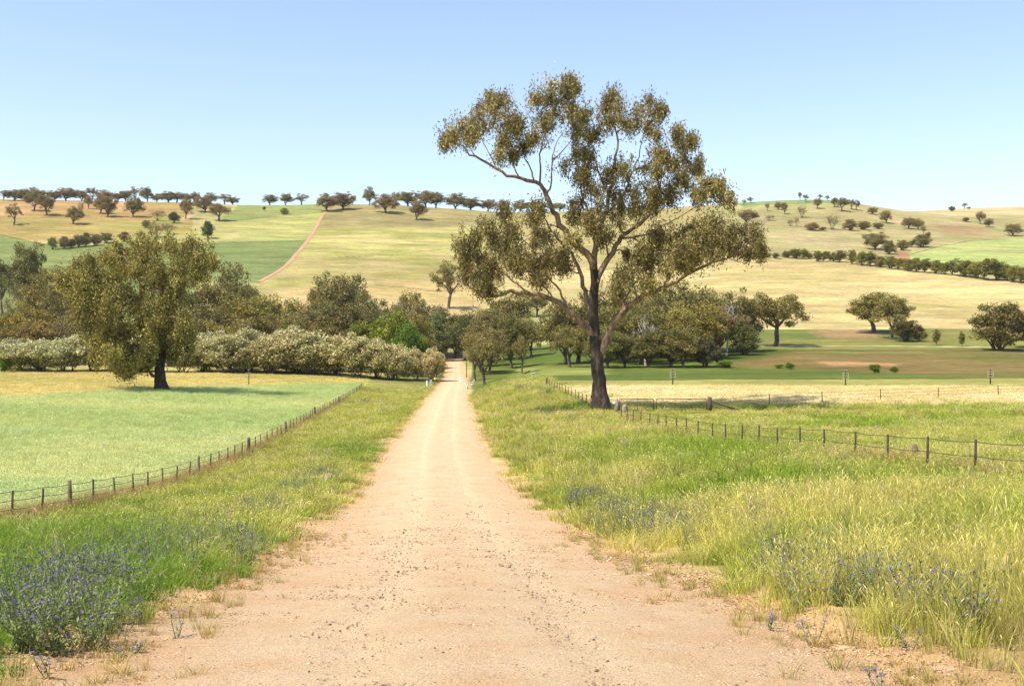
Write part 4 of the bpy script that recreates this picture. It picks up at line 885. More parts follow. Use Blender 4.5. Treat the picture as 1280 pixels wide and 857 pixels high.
# gate posts
o = empty('gate_post', gp); tag(o, 'thick dark wooden strainer post with a diagonal stay, right end of the gates', 'post')
b = MB(); b.tube([(0, 0, -.3), (.01, 0, .6), (0, 0, 1.25)], [.23, .22, .2], 12, wob=.12); b.build('post', M['post'], o)
b = MB(); b.tube([(.1, -.05, .95), (1.4, .1, .5), (2.8, .2, .02 + gz(gp.x + 2.8, gp.y) - gp.z)], [.07, .065, .06], 8, wob=.1); b.build('stay', M['post'], o)
gl = Vector((9.15, 98.3, 0)); gl.z = gz(gl.x, gl.y)
o = empty('gate_post', gl); tag(o, 'pale weathered split post at the foot of the great gum', 'post')
b = MB(); b.tube([(0, 0, -.3), (.06, 0, .55), (.02, 0, 1.12)], [.24, .2, .15], 10, wob=.3); b.build('post', M['post_pale'], o)
b = MB(); b.box(-.25, -.2, .82, .22, .04, .17); b.build('tag_plate', M['white_paint'], o, False)
s1 = Vector((9.75, 97.9, 0)); s1.z = gz(s1.x, s1.y)
o = empty('stump', s1); tag(o, 'short broken grey stump right of the pale split post', 'stump')
b = MB(); b.tube([(0, 0, -.3), (.05, 0, .3), (.15, 0, .68)], [.26, .24, .12], 10, wob=.5); b.build('wood', M['post_pale'], o)
b = MB(); b.tube([(.22, .1, -.2), (.26, .1, .3), (.2, .1, .5)], [.16, .13, .1], 9, wob=.5); b.build('splinter', M['post_pale'], o)
def gate(name, label, a, b_, parts, h=1.12, round_end=False):
    o = empty(name, a); tag(o, label, 'gate'); d = b_ - a; P = lambda q, z: (d.x * q, d.y * q, z + d.z * q)
    f = MB()
    if round_end: f.tube([P(0, .15), P(0, h), P(.5, h + .01), P(.93, h), P(.975, h * .96), P(1, h * .85), P(1, .15)], .042, 7)
    else: f.tube([P(0, .15), P(0, h), P(.5, h), P(1, h), P(1, .15)], .04, 7)
    f.tube([P(0, .17), P(1, .17)], .025, 6); f.build('frame', M['pipe'], o)
    for nm, pts, rr in parts: f = MB(); f.tube([P(*p) for p in pts], rr, 5); f.build(nm, M['pipe'], o)
    for z in (.36, .56, .78): f = MB(); f.tube([P(0, z), P(1, z)], .007, 4); f.build('wire', M['wire'], o)
mid = Vector((12.55, 98.2, 0)); mid.z = gz(mid.x, mid.y)
gate('farm_gate', 'shorter rusty pipe gate with a rounded corner beside the great gum', gl + Vector((.3, 0, 0)), mid - Vector((.12, 0, 0)), [('stay_bar', [(.52, .17), (.52, 1.12)], .018)], round_end=True)
gate('farm_gate', 'longer pipe gate with zigzag braces left of the thick dark post', mid + Vector((.12, 0, 0)), gp - Vector((.28, 0, 0)),
     [('brace', [(.0, 1.1), (.33, .17)], .018), ('brace', [(.40, .17), (.66, 1.1)], .018), ('brace', [(.66, 1.1), (.95, .17)], .018)])
p = at(1143, 575); o = empty('stump', p); tag(o, 'dark rotten stump in the tall grass between right-hand fence posts', 'stump')
b = MB(); b.tube([(0, 0, -.2), (.02, 0, .35), (0, .03, .56)], [.13, .12, .07], 10, wob=.45); b.build('wood', M['post_mid'], o)

# slatted marker posts standing in the fields
for i, (px, base, lb) in enumerate([(311, 481.3, 'slatted marker post on the straw strip before the cream bushes'), (841, 480.5, 'white slatted marker post on green pasture above the gate'),
                                    (1057, 482, 'faint slatted marker post at the back of the hay strip'), (1238, 480, 'dark marker post with pale slats near the right edge')]):
    p = at(px, base); k = 20 / F * p.y; o = empty('marker_post', p); tag(o, lb, 'post', 'slatted marker posts')
    b = MB(); b.tube([(0, 0, -.3), (0, 0, k * .5), (0, 0, k)], .085, 7, wob=.1); b.build('post', M['post'], o)
    for q, wd in ((.97, .40), (.78, .66), (.62, .6), (.45, .66)):
        b = MB(); b.box(0, -.1, k * q, k * wd * .5, .03, .055); b.build('slat', M['bar'], o, smooth=False)
    for sx in (-1, 1): b = MB(); b.box(sx * k * .17, -.075, k * .6, .06, .02, k * .36); b.build('side_bar', M['bar'], o, smooth=False)
p = at(581, 452); p = Vector(((583 - CX) / F * 262, 262, 0)); p.z = gz(p.x, p.y)
zt = (CY - 440) / F * 262 - p.z
o = empty('marker_post', p); tag(o, 'tall slatted marker post in the trees right of the far road', 'post', 'slatted marker posts')
b = MB(); b.tube([(0, 0, -.3), (0, 0, zt * .5), (0, 0, zt + .4)], .09, 7); b.build('post', M['post'], o)
for q in (0, .55, 1.1): b = MB(); b.box(0, -.1, zt - q, 1.7, .04, .2); b.build('slat', M['bar'], o, smooth=False)

# ------------------------------------------------------------------ culvert: guide posts, hazard board, kerb rail
def road_pt(px, Y): X = (px - CX) / F * Y; return Vector((X, Y, gz(X, Y)))
p = road_pt(533.5, 228); o = empty('guide_post', p); tag(o, 'white timber guide post left of the road bridge', 'post', 'white posts at the bridge')
b = MB(); b.box(0, 0, .4, .3, .2, 1.15); b.build('post', M['white_paint'], o, smooth=False); b = MB(); b.box(0, 0, 1.0, .34, .24, .08); b.build('cap', M['white_paint'], o, smooth=False)
p = road_pt(538.5, 222); o = empty('hazard_board', p); tag(o, 'black and white striped hazard board left of the road bridge', 'sign')
b = MB(); b.tube([(0, 0, -.3), (0, 0, 1.5)], .04, 6); b.build('post', M['post'], o)
b = MB(); b.box(0, -.05, 1.0, .5, .03, 1.1); b.build('board', M['white_paint'], o, smooth=False)
sb = MB()
for k in range(3):
    z = .56 + k * .34; v = [(-.25, -.072, z + .10), (.25, -.072, z - .08), (.25, -.072, z + .10), (-.25, -.072, z + .28)]; sb.add(v, [[0, 1, 2, 3]])
sb.build('stripes', M['black_paint'], o, smooth=False)
p = road_pt(575, 246); o = empty('guide_post', p); tag(o, 'white timber guide post at the right far end of the road bridge', 'post', 'white posts at the bridge')
b = MB(); b.box(0, 0, .5, .4, .2, 1.3); b.build('post', M['white_paint'], o, smooth=False); b = MB(); b.box(0, 0, 1.2, .44, .24, .08); b.build('cap', M['white_paint'], o, smooth=False)
a = road_pt(577, 244); c = road_pt(584, 216); o = empty('kerb_rail', a); tag(o, 'low pale rail along the right edge of the road bridge', 'rail')
b = MB(); d = c - a; b.tube([(0, 0, .75), (d.x * .5, d.y * .5, d.z * .5 + .65), (d.x, d.y, d.z + .35)], .10, 6); b.build('rail', M['concrete'], o)
for q in (.1, .5, .9): b = MB(); b.box(d.x * q, d.y * q, d.z * q + .2, .14, .14, .9); b.build('rail_post', M['white_paint'], o, smooth=False)
p = road_pt(590.5, 226); o = empty('hazard_board', p); tag(o, 'leaning white board with dark stripes right of the road bridge', 'sign')
b = MB(); b.tube([(0, 0, -.3), (.25, 0, 1.2)], .04, 6); b.build('post', M['post'], o)
b = MB(); b.add([(-.35, -.06, .1), (.25, -.06, .35), (.5, -.06, 1.3), (0, -.06, 1.1), (-.35, -.02, .1), (.25, -.02, .35), (.5, -.02, 1.3), (0, -.02, 1.1)], [[0, 1, 2, 3], [7, 6, 5, 4], [0, 4, 5, 1], [1, 5, 6, 2], [2, 6, 7, 3], [3, 7, 4, 0]])
b.build('board', M['white_paint'], o, smooth=False)
b = MB(); b.add([(-.2, -.07, .45), (.35, -.07, .65), (.39, -.07, .8), (-.15, -.07, .62)], [[0, 1, 2, 3]]); b.add([(-.08, -.07, .85), (.42, -.07, 1.0), (.46, -.07, 1.12), (-.02, -.07, 1.0)], [[0, 1, 2, 3]]); b.build('stripes', M['black_paint'], o, smooth=False)
p = road_pt(543.5, 238); o = empty('yellow_marker', p); tag(o, 'small yellow warning marker among weeds left of the road bridge', 'sign')
b = MB(); b.tube([(0, 0, -.2), (0, 0, 1.0)], .04, 6); b.build('post', M['post'], o)
b = MB(); b.add([(0, -.05, .75), (.3, -.05, 1.05), (0, -.05, 1.35), (-.3, -.05, 1.05), (0, -.02, .75), (.3, -.02, 1.05), (0, -.02, 1.35), (-.3, -.02, 1.05)], [[0, 1, 2, 3], [7, 6, 5, 4], [0, 4, 5, 1], [1, 5, 6, 2], [2, 6, 7, 3], [3, 7, 4, 0]])
b.build('plate', M['yellow'], o, smooth=False)
# fallen wood
for pts, rr, lb in [([(664, 468, 0), (668, 465, .4), (671, 463.5, .7)], .14, 'bleached fallen branch on the flat right of the pale-trunked gum'), ([(655, 467.5, 0), (659, 466, .25), (662, 464, .5)], .22, 'dark fallen log at the foot of the pale-trunked gum')]:
    P3 = []
    for x, y, z in pts: q = at(x, y); P3.append((q.x, q.y, q.z + .15 + z * .5))
    q0 = Vector(P3[0]); o = empty('fallen_branch', (q0.x, q0.y, q0.z - .1)); tag(o, lb, 'log')
    y0 = q0.y; P3 = [((x - q0.x), (y - y0) * .1, z - q0.z + .1) for x, y, z in P3]
    b = MB(); b.tube(P3, [rr, rr * .8, rr * .4], 7, wob=.3); b.tube([P3[1], (P3[1][0] + .6, .3, P3[1][2] + .5)], [rr * .5, rr * .2], 5)
    b.build('wood', M['bark_pale'] if rr < .2 else M['post'], o)

# ------------------------------------------------------------------ scattered growth (instances placed by point attributes)
def scatter(name, label, P, rot, scl, idx, tint, protos, kind='stuff'):
    col = bpy.data.collections.new(name + '_kinds')
    for i, pm in enumerate(protos): o = bpy.data.objects.new('%s_kind_%02d' % (name, i), pm); col.objects.link(o)
    me = bpy.data.meshes.new(name); n = len(P); me.vertices.add(n); me.vertices.foreach_set('co', np.asarray(P, np.float32).ravel())
    for nm, typ, arr, key in (('rot', 'FLOAT_VECTOR', rot, 'vector'), ('scl', 'FLOAT_VECTOR', scl, 'vector')):
        a = me.attributes.new(nm, typ, 'POINT'); a.data.foreach_set(key, np.asarray(arr, np.float32).ravel())
    a = me.attributes.new('idx', 'INT', 'POINT'); a.data.foreach_set('value', np.asarray(idx, np.int32))
    a = me.attributes.new('tint', 'FLOAT_COLOR', 'POINT'); c = np.ones((n, 4), np.float32); c[:, :3] = tint; a.data.foreach_set('color', c.ravel())
    o = bpy.data.objects.new(name, me); COL.objects.link(o); tag(o, label, None, None, kind)
    ng = bpy.data.node_groups.new(name, 'GeometryNodeTree')
    ng.interface.new_socket('Geometry', in_out='INPUT', socket_type='NodeSocketGeometry'); ng.interface.new_socket('Geometry', in_out='OUTPUT', socket_type='NodeSocketGeometry')
    gi = ng.nodes.new('NodeGroupInput'); go = ng.nodes.new('NodeGroupOutput'); ip = ng.nodes.new('GeometryNodeInstanceOnPoints')
    ci = ng.nodes.new('GeometryNodeCollectionInfo'); ci.inputs['Collection'].default_value = col; ci.inputs['Separate Children'].default_value = True; ci.inputs['Reset Children'].default_value = True
    def na(nm, dt): x = ng.nodes.new('GeometryNodeInputNamedAttribute'); x.data_type = dt; x.inputs['Name'].default_value = nm; return [s_ for s_ in x.outputs if s_.enabled][0]
    e = ng.nodes.new('FunctionNodeEulerToRotation'); L = ng.links
    L.new(gi.outputs[0], ip.inputs['Points']); L.new(ci.outputs[0], ip.inputs['Instance']); ip.inputs['Pick Instance'].default_value = True
    L.new(na('idx', 'INT'), ip.inputs['Instance Index']); L.new(na('rot', 'FLOAT_VECTOR'), e.inputs[0]); L.new(e.outputs[0], ip.inputs['Rotation'])
    L.new(na('scl', 'FLOAT_VECTOR'), ip.inputs['Scale']); L.new(ip.outputs[0], go.inputs[0])
    md = o.modifiers.new('growth', 'NODES'); md.node_group = ng; return o

def blades(n, h, spread, width, seed, lean=.5, seedheads=0., colr=(1, 1, 1), var=.3):
    r = np.random.default_rng(seed); V, Fc, Cc = [], [], []; nv = 0
    for i in range(n):
        a = r.random() * 6.28; d = abs(r.normal()) * spread * .7; x, y = math.cos(a) * d, math.sin(a) * d
        hh = h * (.45 + .6 * r.random()); la = a + r.normal() * .8; ln = hh * lean * (.15 + r.random()); w = width * (.6 + .8 * r.random())
        fa = r.random() * 3.14; wx, wy = math.cos(fa) * w / 2, math.sin(fa) * w / 2
        pts = []
        for t in (0, .4, .75, 1): pts.append((x + math.cos(la) * ln * t ** 1.8, y + math.sin(la) * ln * t ** 1.8, hh * (t - .12 * lean * t * t) - .02))
        sh = r.random() < seedheads
        ws = (1, .85, .5, .12) if not sh else (.5, .4, .35, .2)
        base = nv
        for p_, q in zip(pts, ws): V += [(p_[0] - wx * q, p_[1] - wy * q, p_[2]), (p_[0] + wx * q, p_[1] + wy * q, p_[2])]; nv += 2
        c = np.array(colr) * (1 + var * r.normal()); c = np.clip(c, .25, 2); Cc += [c] * 8
        Fc += [(base + 2*k, base + 2*k + 1, base + 2*k + 3, base + 2*k + 2) for k in range(3)]
        if sh:
            p_ = np.array(pts[3]); dv = np.array(pts[3]) - np.array(pts[2]); dv /= np.linalg.norm(dv) + 1e-9; L_ = hh * (.11 + .07 * r.random()); sw = width * 1.35
            dr = dv * .7 + np.array([math.cos(la), math.sin(la), -.2]) * .5
            b0 = p_ - dv * L_ * .2; b1 = p_ + dr * L_ * .45; b2 = p_ + dr * L_
            V += [tuple(b0), tuple(b1 + (wx / w * sw, wy / w * sw, 0)), tuple(b2), tuple(b1 - (wx / w * sw, wy / w * sw, 0))]; Fc.append((nv, nv + 1, nv + 2, nv + 3)); nv += 4
            Cc += [np.array((1.4, 1.32, 1.75)) * (1 + .15 * r.normal())] * 4
    me = mesh_np('blades', V, Fc, np.array(Cc)); me.materials.append(M['blade']); return me
tufts = [blades(46, .46, .15, .009, 1 + i, .55, .06) for i in range(4)] + [blades(40, .58, .16, .007, 11 + i, .45, .45) for i in range(4)] + [blades(14, .85, .2, .006, 21 + i, .4, .85, (1.25, 1.15, 1)) for i in range(3)]
wide = [blades(60, .42, .42, .022, 31 + i, .6, .15, (1, 1, 1), .3) for i in range(4)] + [blades(60, .52, .42, .018, 41 + i, .5, .5, (1, 1, 1), .3) for i in range(3)]
crop = [blades(120, .5, .55, .02, 51 + i, .35, .25, (1, 1, 1), .12) for i in range(4)]

def pts_in(ymin, ymax, xa, xb, dens, r):
    """random points with area density between the curves xa(Y) and xb(Y), inside the view wedge"""
    Ys = np.linspace(ymin, ymax, 400); lo = np.maximum(xa(Ys), -.56 * Ys - 3); hi = np.minimum(xb(Ys), .56 * Ys + 3); wd = np.maximum(hi - lo, 0)
    area = np.trapezoid(wd, Ys) if hasattr(np, 'trapezoid') else np.trapz(wd, Ys); n = int(area * dens)
    if n < 1: return np.zeros(0), np.zeros(0)
    cdf = np.cumsum(wd); cdf = cdf / cdf[-1]; Y = np.interp(r.random(n), cdf, Ys) + r.normal(size=n) * .02
    lo = np.interp(Y, Ys, lo); hi = np.interp(Y, Ys, hi); return lo + r.random(n) * (hi - lo), Y
def clumpy(X, Y, r, lo=.25): return r.random(len(X)) < lo + (1 - lo) * sstep(.3, .55, fbm(X, Y, .9, 81, 3))
def grass(name, label, X, Y, protos, sel, tint, hs, ws, r):
    n = len(X); P = np.stack([X, Y, ground_z(X, Y)], -1)
    rot = np.stack([r.normal(size=n) * .1, r.normal(size=n) * .1, r.random(n) * 6.28], -1)
    sc = np.stack([ws, ws, hs], -1); scatter(name, label, P, rot, sc, sel, tint, protos)
def lerp(c1, c2, t): return np.asarray(c1)[None] * (1 - t[:, None]) + np.asarray(c2)[None] * t[:, None]
GA = .80
def verge(side):
    r = np.random.default_rng(60 + side); out = []
    fa, fb = (lambda y: fenceL(y) - .4, lambda y: xl(y) + .2) if side < 0 else (lambda y: xr(y) - .2, lambda y: np.full_like(y, 400.))
    for (a, b_, dens, w0, wd) in ((5.6, 14, 34, .85, 0), (14, 26, 22, 1.1, 0), (26, 48, 6.5, 1.0, 1), (48, 80, 3.6, 1.25, 1), (80, 215, 1.7, 1.7, 1)):
        if side > 0 and a == 80: b_ = 112
        X, Y = pts_in(a, b_, fa, fb, dens, r)
        if side > 0 and a == 80:       # far right bank along the road only
            X2, Y2 = pts_in(112, 192, fa, lambda y: fenceR(y) + 5, 1.5, r); X = np.r_[X, X2]; Y = np.r_[Y, Y2]
        px = CX + F * X / Y; py = CY - F * ground_z(X, Y) / Y
        dist = (xl(Y) - X) if side < 0 else (X - xr(Y))
        dn = dist + (fbm(X, Y, 1.5, 91, 3) - .5) * 1.9
        # bare soil at the edge thins the growth
        keep = r.random(len(X)) < np.clip(.03 + .97 * sstep(-.1, .9, dn), 0, 1)
        if side > 0: keep &= ~((py < 506) & (px > 690) & (X > fenceR(Y) + .8) & (r.random(len(X)) < .93))
        keep &= clumpy(X, Y, r, .55)
        X, Y, px, py, dist, dn = [q[keep] for q in (X, Y, px, py, dist, dn)]; n = len(X)
        n1 = fbm(X, Y, 6, 93, 3); n2 = fbm(X, Y, 2.2, 97, 3); n3 = fbm(X, Y, 14, 99, 3)
        if side < 0:
            gr = A(124, 154, 50, GA); ye = A(186, 186, 84, GA); t = sstep(.35, .65, n1 * .6 + n2 * .4 + np.clip((Y - 26) / 120, -.16, .2)); h = .82 + .35 * (n2 - .5)
        else:
            gr = A(148, 170, 56, GA); ye = A(200, 194, 100, GA); t = sstep(.30, .60, n1 * .5 + n2 * .3 + n3 * .2 + .02)
            gp_ = np.exp(-(((px - 900) / 110) ** 2 + ((py - 578) / 34) ** 2)); t = np.clip(t - .9 * gp_, 0, 1); h = .95 + .45 * (n2 - .5) + .3 * gp_
            br = np.exp(-(((px - 780) / 60) ** 2 + ((py - 585) / 40) ** 2)); t = np.clip(t + .3 * br, 0, 1)
            pad = X > fenceR(Y) + .5; h = np.where(pad, h * .75, h); t = np.where(pad, np.clip(t * .8, 0, 1), t)
        if side < 0:
            gp_ = np.exp(-(((px - 150) / 120) ** 2 + ((py - 690) / 50) ** 2)) + np.exp(-(((px - 440) / 50) ** 2 + ((py - 565) / 14) ** 2)); t = np.clip(t - .7 * gp_, 0, 1)
        tint = lerp(gr, ye, t) * (1 + .2 * r.normal(size=n))[:, None] * (.80 + .36 * fbm(X, Y, 3.5, 131, 4))[:, None] * 1.04
        dry = r.random(n) < .04 + .09 * t; tint[dry] = A(222, 204, 142, GA) * (1 + .15 * r.normal(size=(dry.sum(), 1)))
        h = np.where((Y > 84) & (Y < 101) & (X > 5) & (X < 23), h * .45, h * (1.15 if wd == 0 else 1))
        h = h * np.clip(.45 + .55 * sstep(0, 1.6, dn), .3, 1) * (.85 + .3 * r.random(n))
        wsc = w0 * (.8 + .4 * r.random(n))
        if wd == 0:
            sel = np.where(r.random(n) < .35 + .4 * t, 4 + r.integers(0, 4, n), r.integers(0, 4, n)); sel = np.where(r.random(n) < (.16 if side > 0 else .10), 8 + r.integers(0, 3, n), sel)
        else: sel = np.where(r.random(n) < .3 + .5 * t, 4 + r.integers(0, 3, n), r.integers(0, 4, n))
        out.append((wd, X, Y, sel, tint, h * (1.0 if wd == 0 else 1.1), wsc))
    for wd, nm in ((0, 'near'), (1, 'far')):
        q = [o for o in out if o[0] == wd]; X, Y, sel, tint, h, w = [np.concatenate([o[k] for o in q]) for k in (1, 2, 3, 4, 5, 6)]
        grass('verge_grass' if wd == 0 else 'roadside_grass', ('tall %s grass on the %s bank of the road' % (('green and yellow', 'left') if side < 0 else ('yellow-green seeding', 'right'))), X, Y, tufts if wd == 0 else wide, sel, tint, h, w, r)
verge(-1); verge(1)
# the crop on the left
r = np.random.default_rng(70)
Xs, Ys = [], []
for a, b_, dn in ((30, 60, 6), (60, 100, 3.2), (100, 235, 1.5)):
    X, Y = pts_in(a, b_, lambda y: np.full_like(y, -400.), lambda y: fenceL(y) - .9, dn, r); Xs.append(X); Ys.append(Y)
X = np.concatenate(Xs); Y = np.concatenate(Ys); px = CX + F * X / Y; py = CY - F * ground_z(X, Y) / Y
k = py > pchip([-300, 0, 200, 430, 470], [505, 497, 485.5, 479.5, 478], px) + .5; X, Y = X[k], Y[k]; n = len(X)
n1 = fbm(X, Y, 18, 101, 4); n2 = fbm(X, Y, 3, 103, 3)
tint = lerp(A(190, 204, 126, GA + .14), A(208, 212, 136, GA + .14), sstep(.35, .65, n1 * .75 + n2 * .25)) * (1 + .06 * r.normal(size=n))[:, None]
grass('crop', 'even pale green cereal crop filling the left field', X, Y, crop, r.integers(0, 4, n), tint, (.9 + .2 * n2), np.interp(Y, [30, 60, 235], [.9, 1.2, 1.8]), r)
# straw stubble strips: left behind the crop and right behind the gate
X1, Y1 = pts_in(130, 245, lambda y: np.full_like(y, -400.), lambda y: fenceL(y) - 1, 1.2, r); px = CX + F * X1 / Y1; py = CY - F * ground_z(X1, Y1) / Y1
k = py < pchip([-300, 0, 200, 430, 470], [505, 497, 485.5, 479.5, 478], px) - .5; X1, Y1 = X1[k], Y1[k]
X2, Y2 = pts_in(97, 172, lambda y: fenceR(y) + 1, lambda y: np.full_like(y, 400.), 1.6, r); px = CX + F * X2 / Y2; py = CY - F * ground_z(X2, Y2) / Y2
k = (py < 507) & (py > 482.5); X2, Y2 = X2[k], Y2[k]
for X, Y, c1, c2, nm, lb in ((X1, Y1, (224, 204, 130), (200, 188, 112), 'straw', 'yellow dry grass strip between the crop and the bushes'), (X2, Y2, (240, 222, 172), (226, 208, 146), 'hay_stubble', 'pale hay stubble strip behind the gates')):
    n = len(X); tt = fbm(X, Y, 12, 105, 3); grass(nm, lb, X, Y, wide, r.integers(0, 7, n), lerp(A(*c1, GA + .1), A(*c2, GA + .1), sstep(.35, .65, tt)) * (1 + .1 * r.normal(size=n))[:, None], .35 + .2 * r.random(n), np.full(n, 1.6), r)

# brown dead stalks caught along the two fences
r = np.random.default_rng(77)
Yq = 28 + 150 * r.random(2600) ** 1.5; sd_ = r.random(2600) < .72; Xq = np.where(sd_, fenceL(Yq), fenceR(Yq)) + r.normal(size=2600) * .22
kp = (Yq < 88) | sd_; Xq, Yq = Xq[kp], Yq[kp]; n = len(Xq)
grass('dead_stalks', 'brown dead stalks standing along the wire fences', Xq, Yq, tufts, r.integers(4, 11, n), lerp(A(150, 122, 78, GA), A(190, 164, 110, GA), r.random(n)), .7 + .5 * r.random(n), 1.0 + .8 * r.random(n), r)

# purple-flowering weeds
def weed(seed, n=8, h=.48, nf=2, spread=.16):
    r = np.random.default_rng(seed); V, Fc, Cc = [], [], []
    nv = [0]
    def quad(c, d, p_, L_, w, colr):
        c = np.array(c); V.extend([c - d * L_ / 2, c + p_ * w / 2, c + d * L_ / 2, c - p_ * w / 2]); Fc.append(tuple(range(nv[0], nv[0] + 4))); nv[0] += 4; Cc.extend([np.array(colr)] * 4)
    for i in range(n):
        a = r.random() * 6.28; d = r.random() * spread; x0 = np.array([math.cos(a) * d, math.sin(a) * d, 0]); hh = h * (.55 + .55 * r.random())
        tip = x0 + np.array([r.normal() * .12, r.normal() * .12, hh]); mid_ = (x0 + tip) / 2 + r.normal(size=3) * .02
        for s0, s1 in ((x0, mid_), (mid_, tip)):
            fa = r.random() * 3.14; p_ = np.array([math.cos(fa), math.sin(fa), 0]) * .004
            V.extend([s0 - p_, s0 + p_, s1 + p_, s1 - p_]); Fc.append(tuple(range(nv[0], nv[0] + 4))); nv[0] += 4; Cc.extend([np.array((.16, .19, .09))] * 4)
        for k in range(16):
            t = r.random() ** 1.2; c = x0 * (1 - t) + tip * t; u = unit(1, r)[0]; u[2] = abs(u[2]) * .5 + .1; u /= np.linalg.norm(u); p_ = np.cross(u, [0, 0, 1.]); p_ /= np.linalg.norm(p_) + 1e-9
            L_ = .09 * (1.1 - .5 * t); quad(c + u * L_ / 2, u, p_, L_, L_ * .24, np.array((.20, .24, .075)) * (1 + .2 * r.normal()))
        for k in range(nf):
            t = .5 + .55 * r.random(); c = x0 * (1 - t) + tip * t + r.normal(size=3) * (.03, .03, .012)
            for q in range(2):
                u = unit(1, r)[0]; p_ = np.cross(u, unit(1, r)[0]); p_ /= np.linalg.norm(p_); quad(c + u * .006, u, p_, .026, .022, np.array((.17, .12, .33)) * (1 + .25 * r.normal()))
    me = mesh_np('weed', V, Fc, np.clip(np.array(Cc), .02, 1)); me.materials.append(M['flower']); return me
weeds = [weed(200 + i) for i in range(4)]
patches = [  # px, py, half width px, half height px, amount
 (45, 770, 85, 62, 170), (110, 730, 60, 40, 110), (165, 700, 60, 26, 60), (225, 690, 60, 26, 70), (255, 665, 60, 22, 45), (320, 645, 26, 14, 30), (372, 614, 26, 7, 60), (400, 600, 28, 6, 60), (340, 640, 16, 8, 20), (410, 592, 16, 5, 20), (300, 690, 30, 18, 24),
 (452, 505, 14, 2, 24), (462, 490, 18, 2, 24), (732, 630, 26, 9, 120), (770, 648, 26, 10, 70), (800, 662, 40, 16, 110), (850, 668, 34, 16, 100), (940, 662, 30, 14, 20), (1000, 716, 62, 26, 50), (1020, 748, 40, 20, 18), (1085, 745, 40, 16, 26),
 (1150, 765, 70, 24, 28), (1210, 795, 30, 14, 14), (1020, 700, 80, 30, 24), (652, 487, 26, 2.5, 50), (686, 492, 20, 2, 26), (590, 483, 12, 3, 16), (546, 480, 12, 4, 16), (445, 560, 22, 8, 14), (1240, 740, 30, 30, 8)]
wx, wy = [], []
r = np.random.default_rng(90)
for px, py, a, b_, n in patches:
    for _ in range(int(n * .42)):
        q = at(px + r.normal() * a * .5, py + r.normal() * b_ * .5)
        if q.x < float(xl(q.y)) + .25 or q.x > float(xr(q.y)) - .25: wx.append(q.x); wy.append(q.y)
wx, wy = np.array(wx), np.array(wy); n = len(wx)
far_k = np.clip(wy / 60, 1, 2.4)
grass('purple_weeds', 'drifts of purple-flowering weeds along the road edges', wx, wy, weeds, r.integers(0, 4, n), np.ones((n, 3)) * (1 + .1 * r.normal(size=(n, 1))), (.85 + .4 * r.random(n)) * np.clip(far_k * .6, 1, 1.3), (.9 + .3 * r.random(n)) * far_k, r)
# sparse seedlings on the bare shoulders
sx, sy = [], []
for side in (-1, 1):
    Ys = 6 + 22 * r.random(190) ** 1.5; e = xl(Ys) if side < 0 else xr(Ys); Xq = e - side * np.abs(r.normal(size=190)) * .55; sx.append(Xq); sy.append(Ys)
sx, sy = np.concatenate(sx), np.concatenate(sy); n = len(sx)
grass('seedlings', 'small dry weeds on the bare road shoulders', sx, sy, tufts[:8], r.integers(0, 8, n), lerp(A(160, 160, 80, GA), A(214, 180, 110, GA), r.random(n)), .15 + .3 * r.random(n), .35 + .4 * r.random(n), r)
# a few plants one can count, each a thing
def single_weed(px, py, h, lb, seed, nst=3):
    r = np.random.default_rng(seed); p = at(px, py); o = empty('flowering_weed', p); tag(o, lb, 'plant', 'single purple-flowering weeds')
    for k in range(nst):
        a = r.random() * 6.28; tip = np.array([math.cos(a) * .12, math.sin(a) * .12, h * (.7 + .3 * r.random())]); pts = curve((math.cos(a) * .02, math.sin(a) * .02, -.02), tip, .1, 5, r)
        b = MB(); b.tube(pts, np.linspace(.005, .0025, 5), 5); so_ = b.build('stem', M['stem'], o)
        b = MB()
        for q in range(12):
            t = r.random(); c = pts[0] * (1 - t) + pts[-1] * t; u = unit(1, r)[0]; u[2] = abs(u[2]) * .5; L_ = .07; w = np.cross(u, [0, 0, 1]); w /= np.linalg.norm(w) + 1e-9
            b.add([c, c + u * L_ * .5 + w * .009, c + u * L_, c + u * L_ * .5 - w * .009], [[0, 1, 2, 3]])
        b.build('leaves', M['stem'], so_, smooth=False)
        for q in range(4):
            c = pts[-1 - (q > 2)] + r.normal(size=3) * (.022, .022, .012) * (1 if q else 0); b = MB()
            for z in range(5):
                aa = z * 1.257; d = np.array([math.cos(aa), math.sin(aa), .5]); w = np.array([-math.sin(aa), math.cos(aa), 0])
                b.add([c, c + d * .009 + w * .006, c + d * .016, c + d * .009 - w * .006], [[0, 1, 2, 3]])
            b.build('flower', M['petal'], so_, smooth=False)
M['stem'] = plain('weed_stem', (.14, .18, .08), .8, 20, .2); M['petal'] = plain('purple_petal', (.17, .10, .33), .7, 30, .2)
for i, (px, py, h, lb) in enumerate([(1105, 872, .22, 'purple weed at the bottom edge of the gravel, right side'), (1018, 808, .28, 'tall purple weed alone on bare soil near the right verge'), (962, 790, .2, 'thin pale weed left of the tall purple weed on bare soil'),
        (222, 800, .3, 'spindly purple weed standing on the left gravel shoulder'), (158, 792, .18, 'small weed between the spindly weed and the left bank'), (62, 850, .22, 'small weed at bottom left before the purple drift'), (1138, 812, .2, 'short purple weed in front of the right verge grass'),
        (160, 818, .08, 'low dark green rosette on the left shoulder')]):
    single_weed(px, py, h, lb, 300 + i)

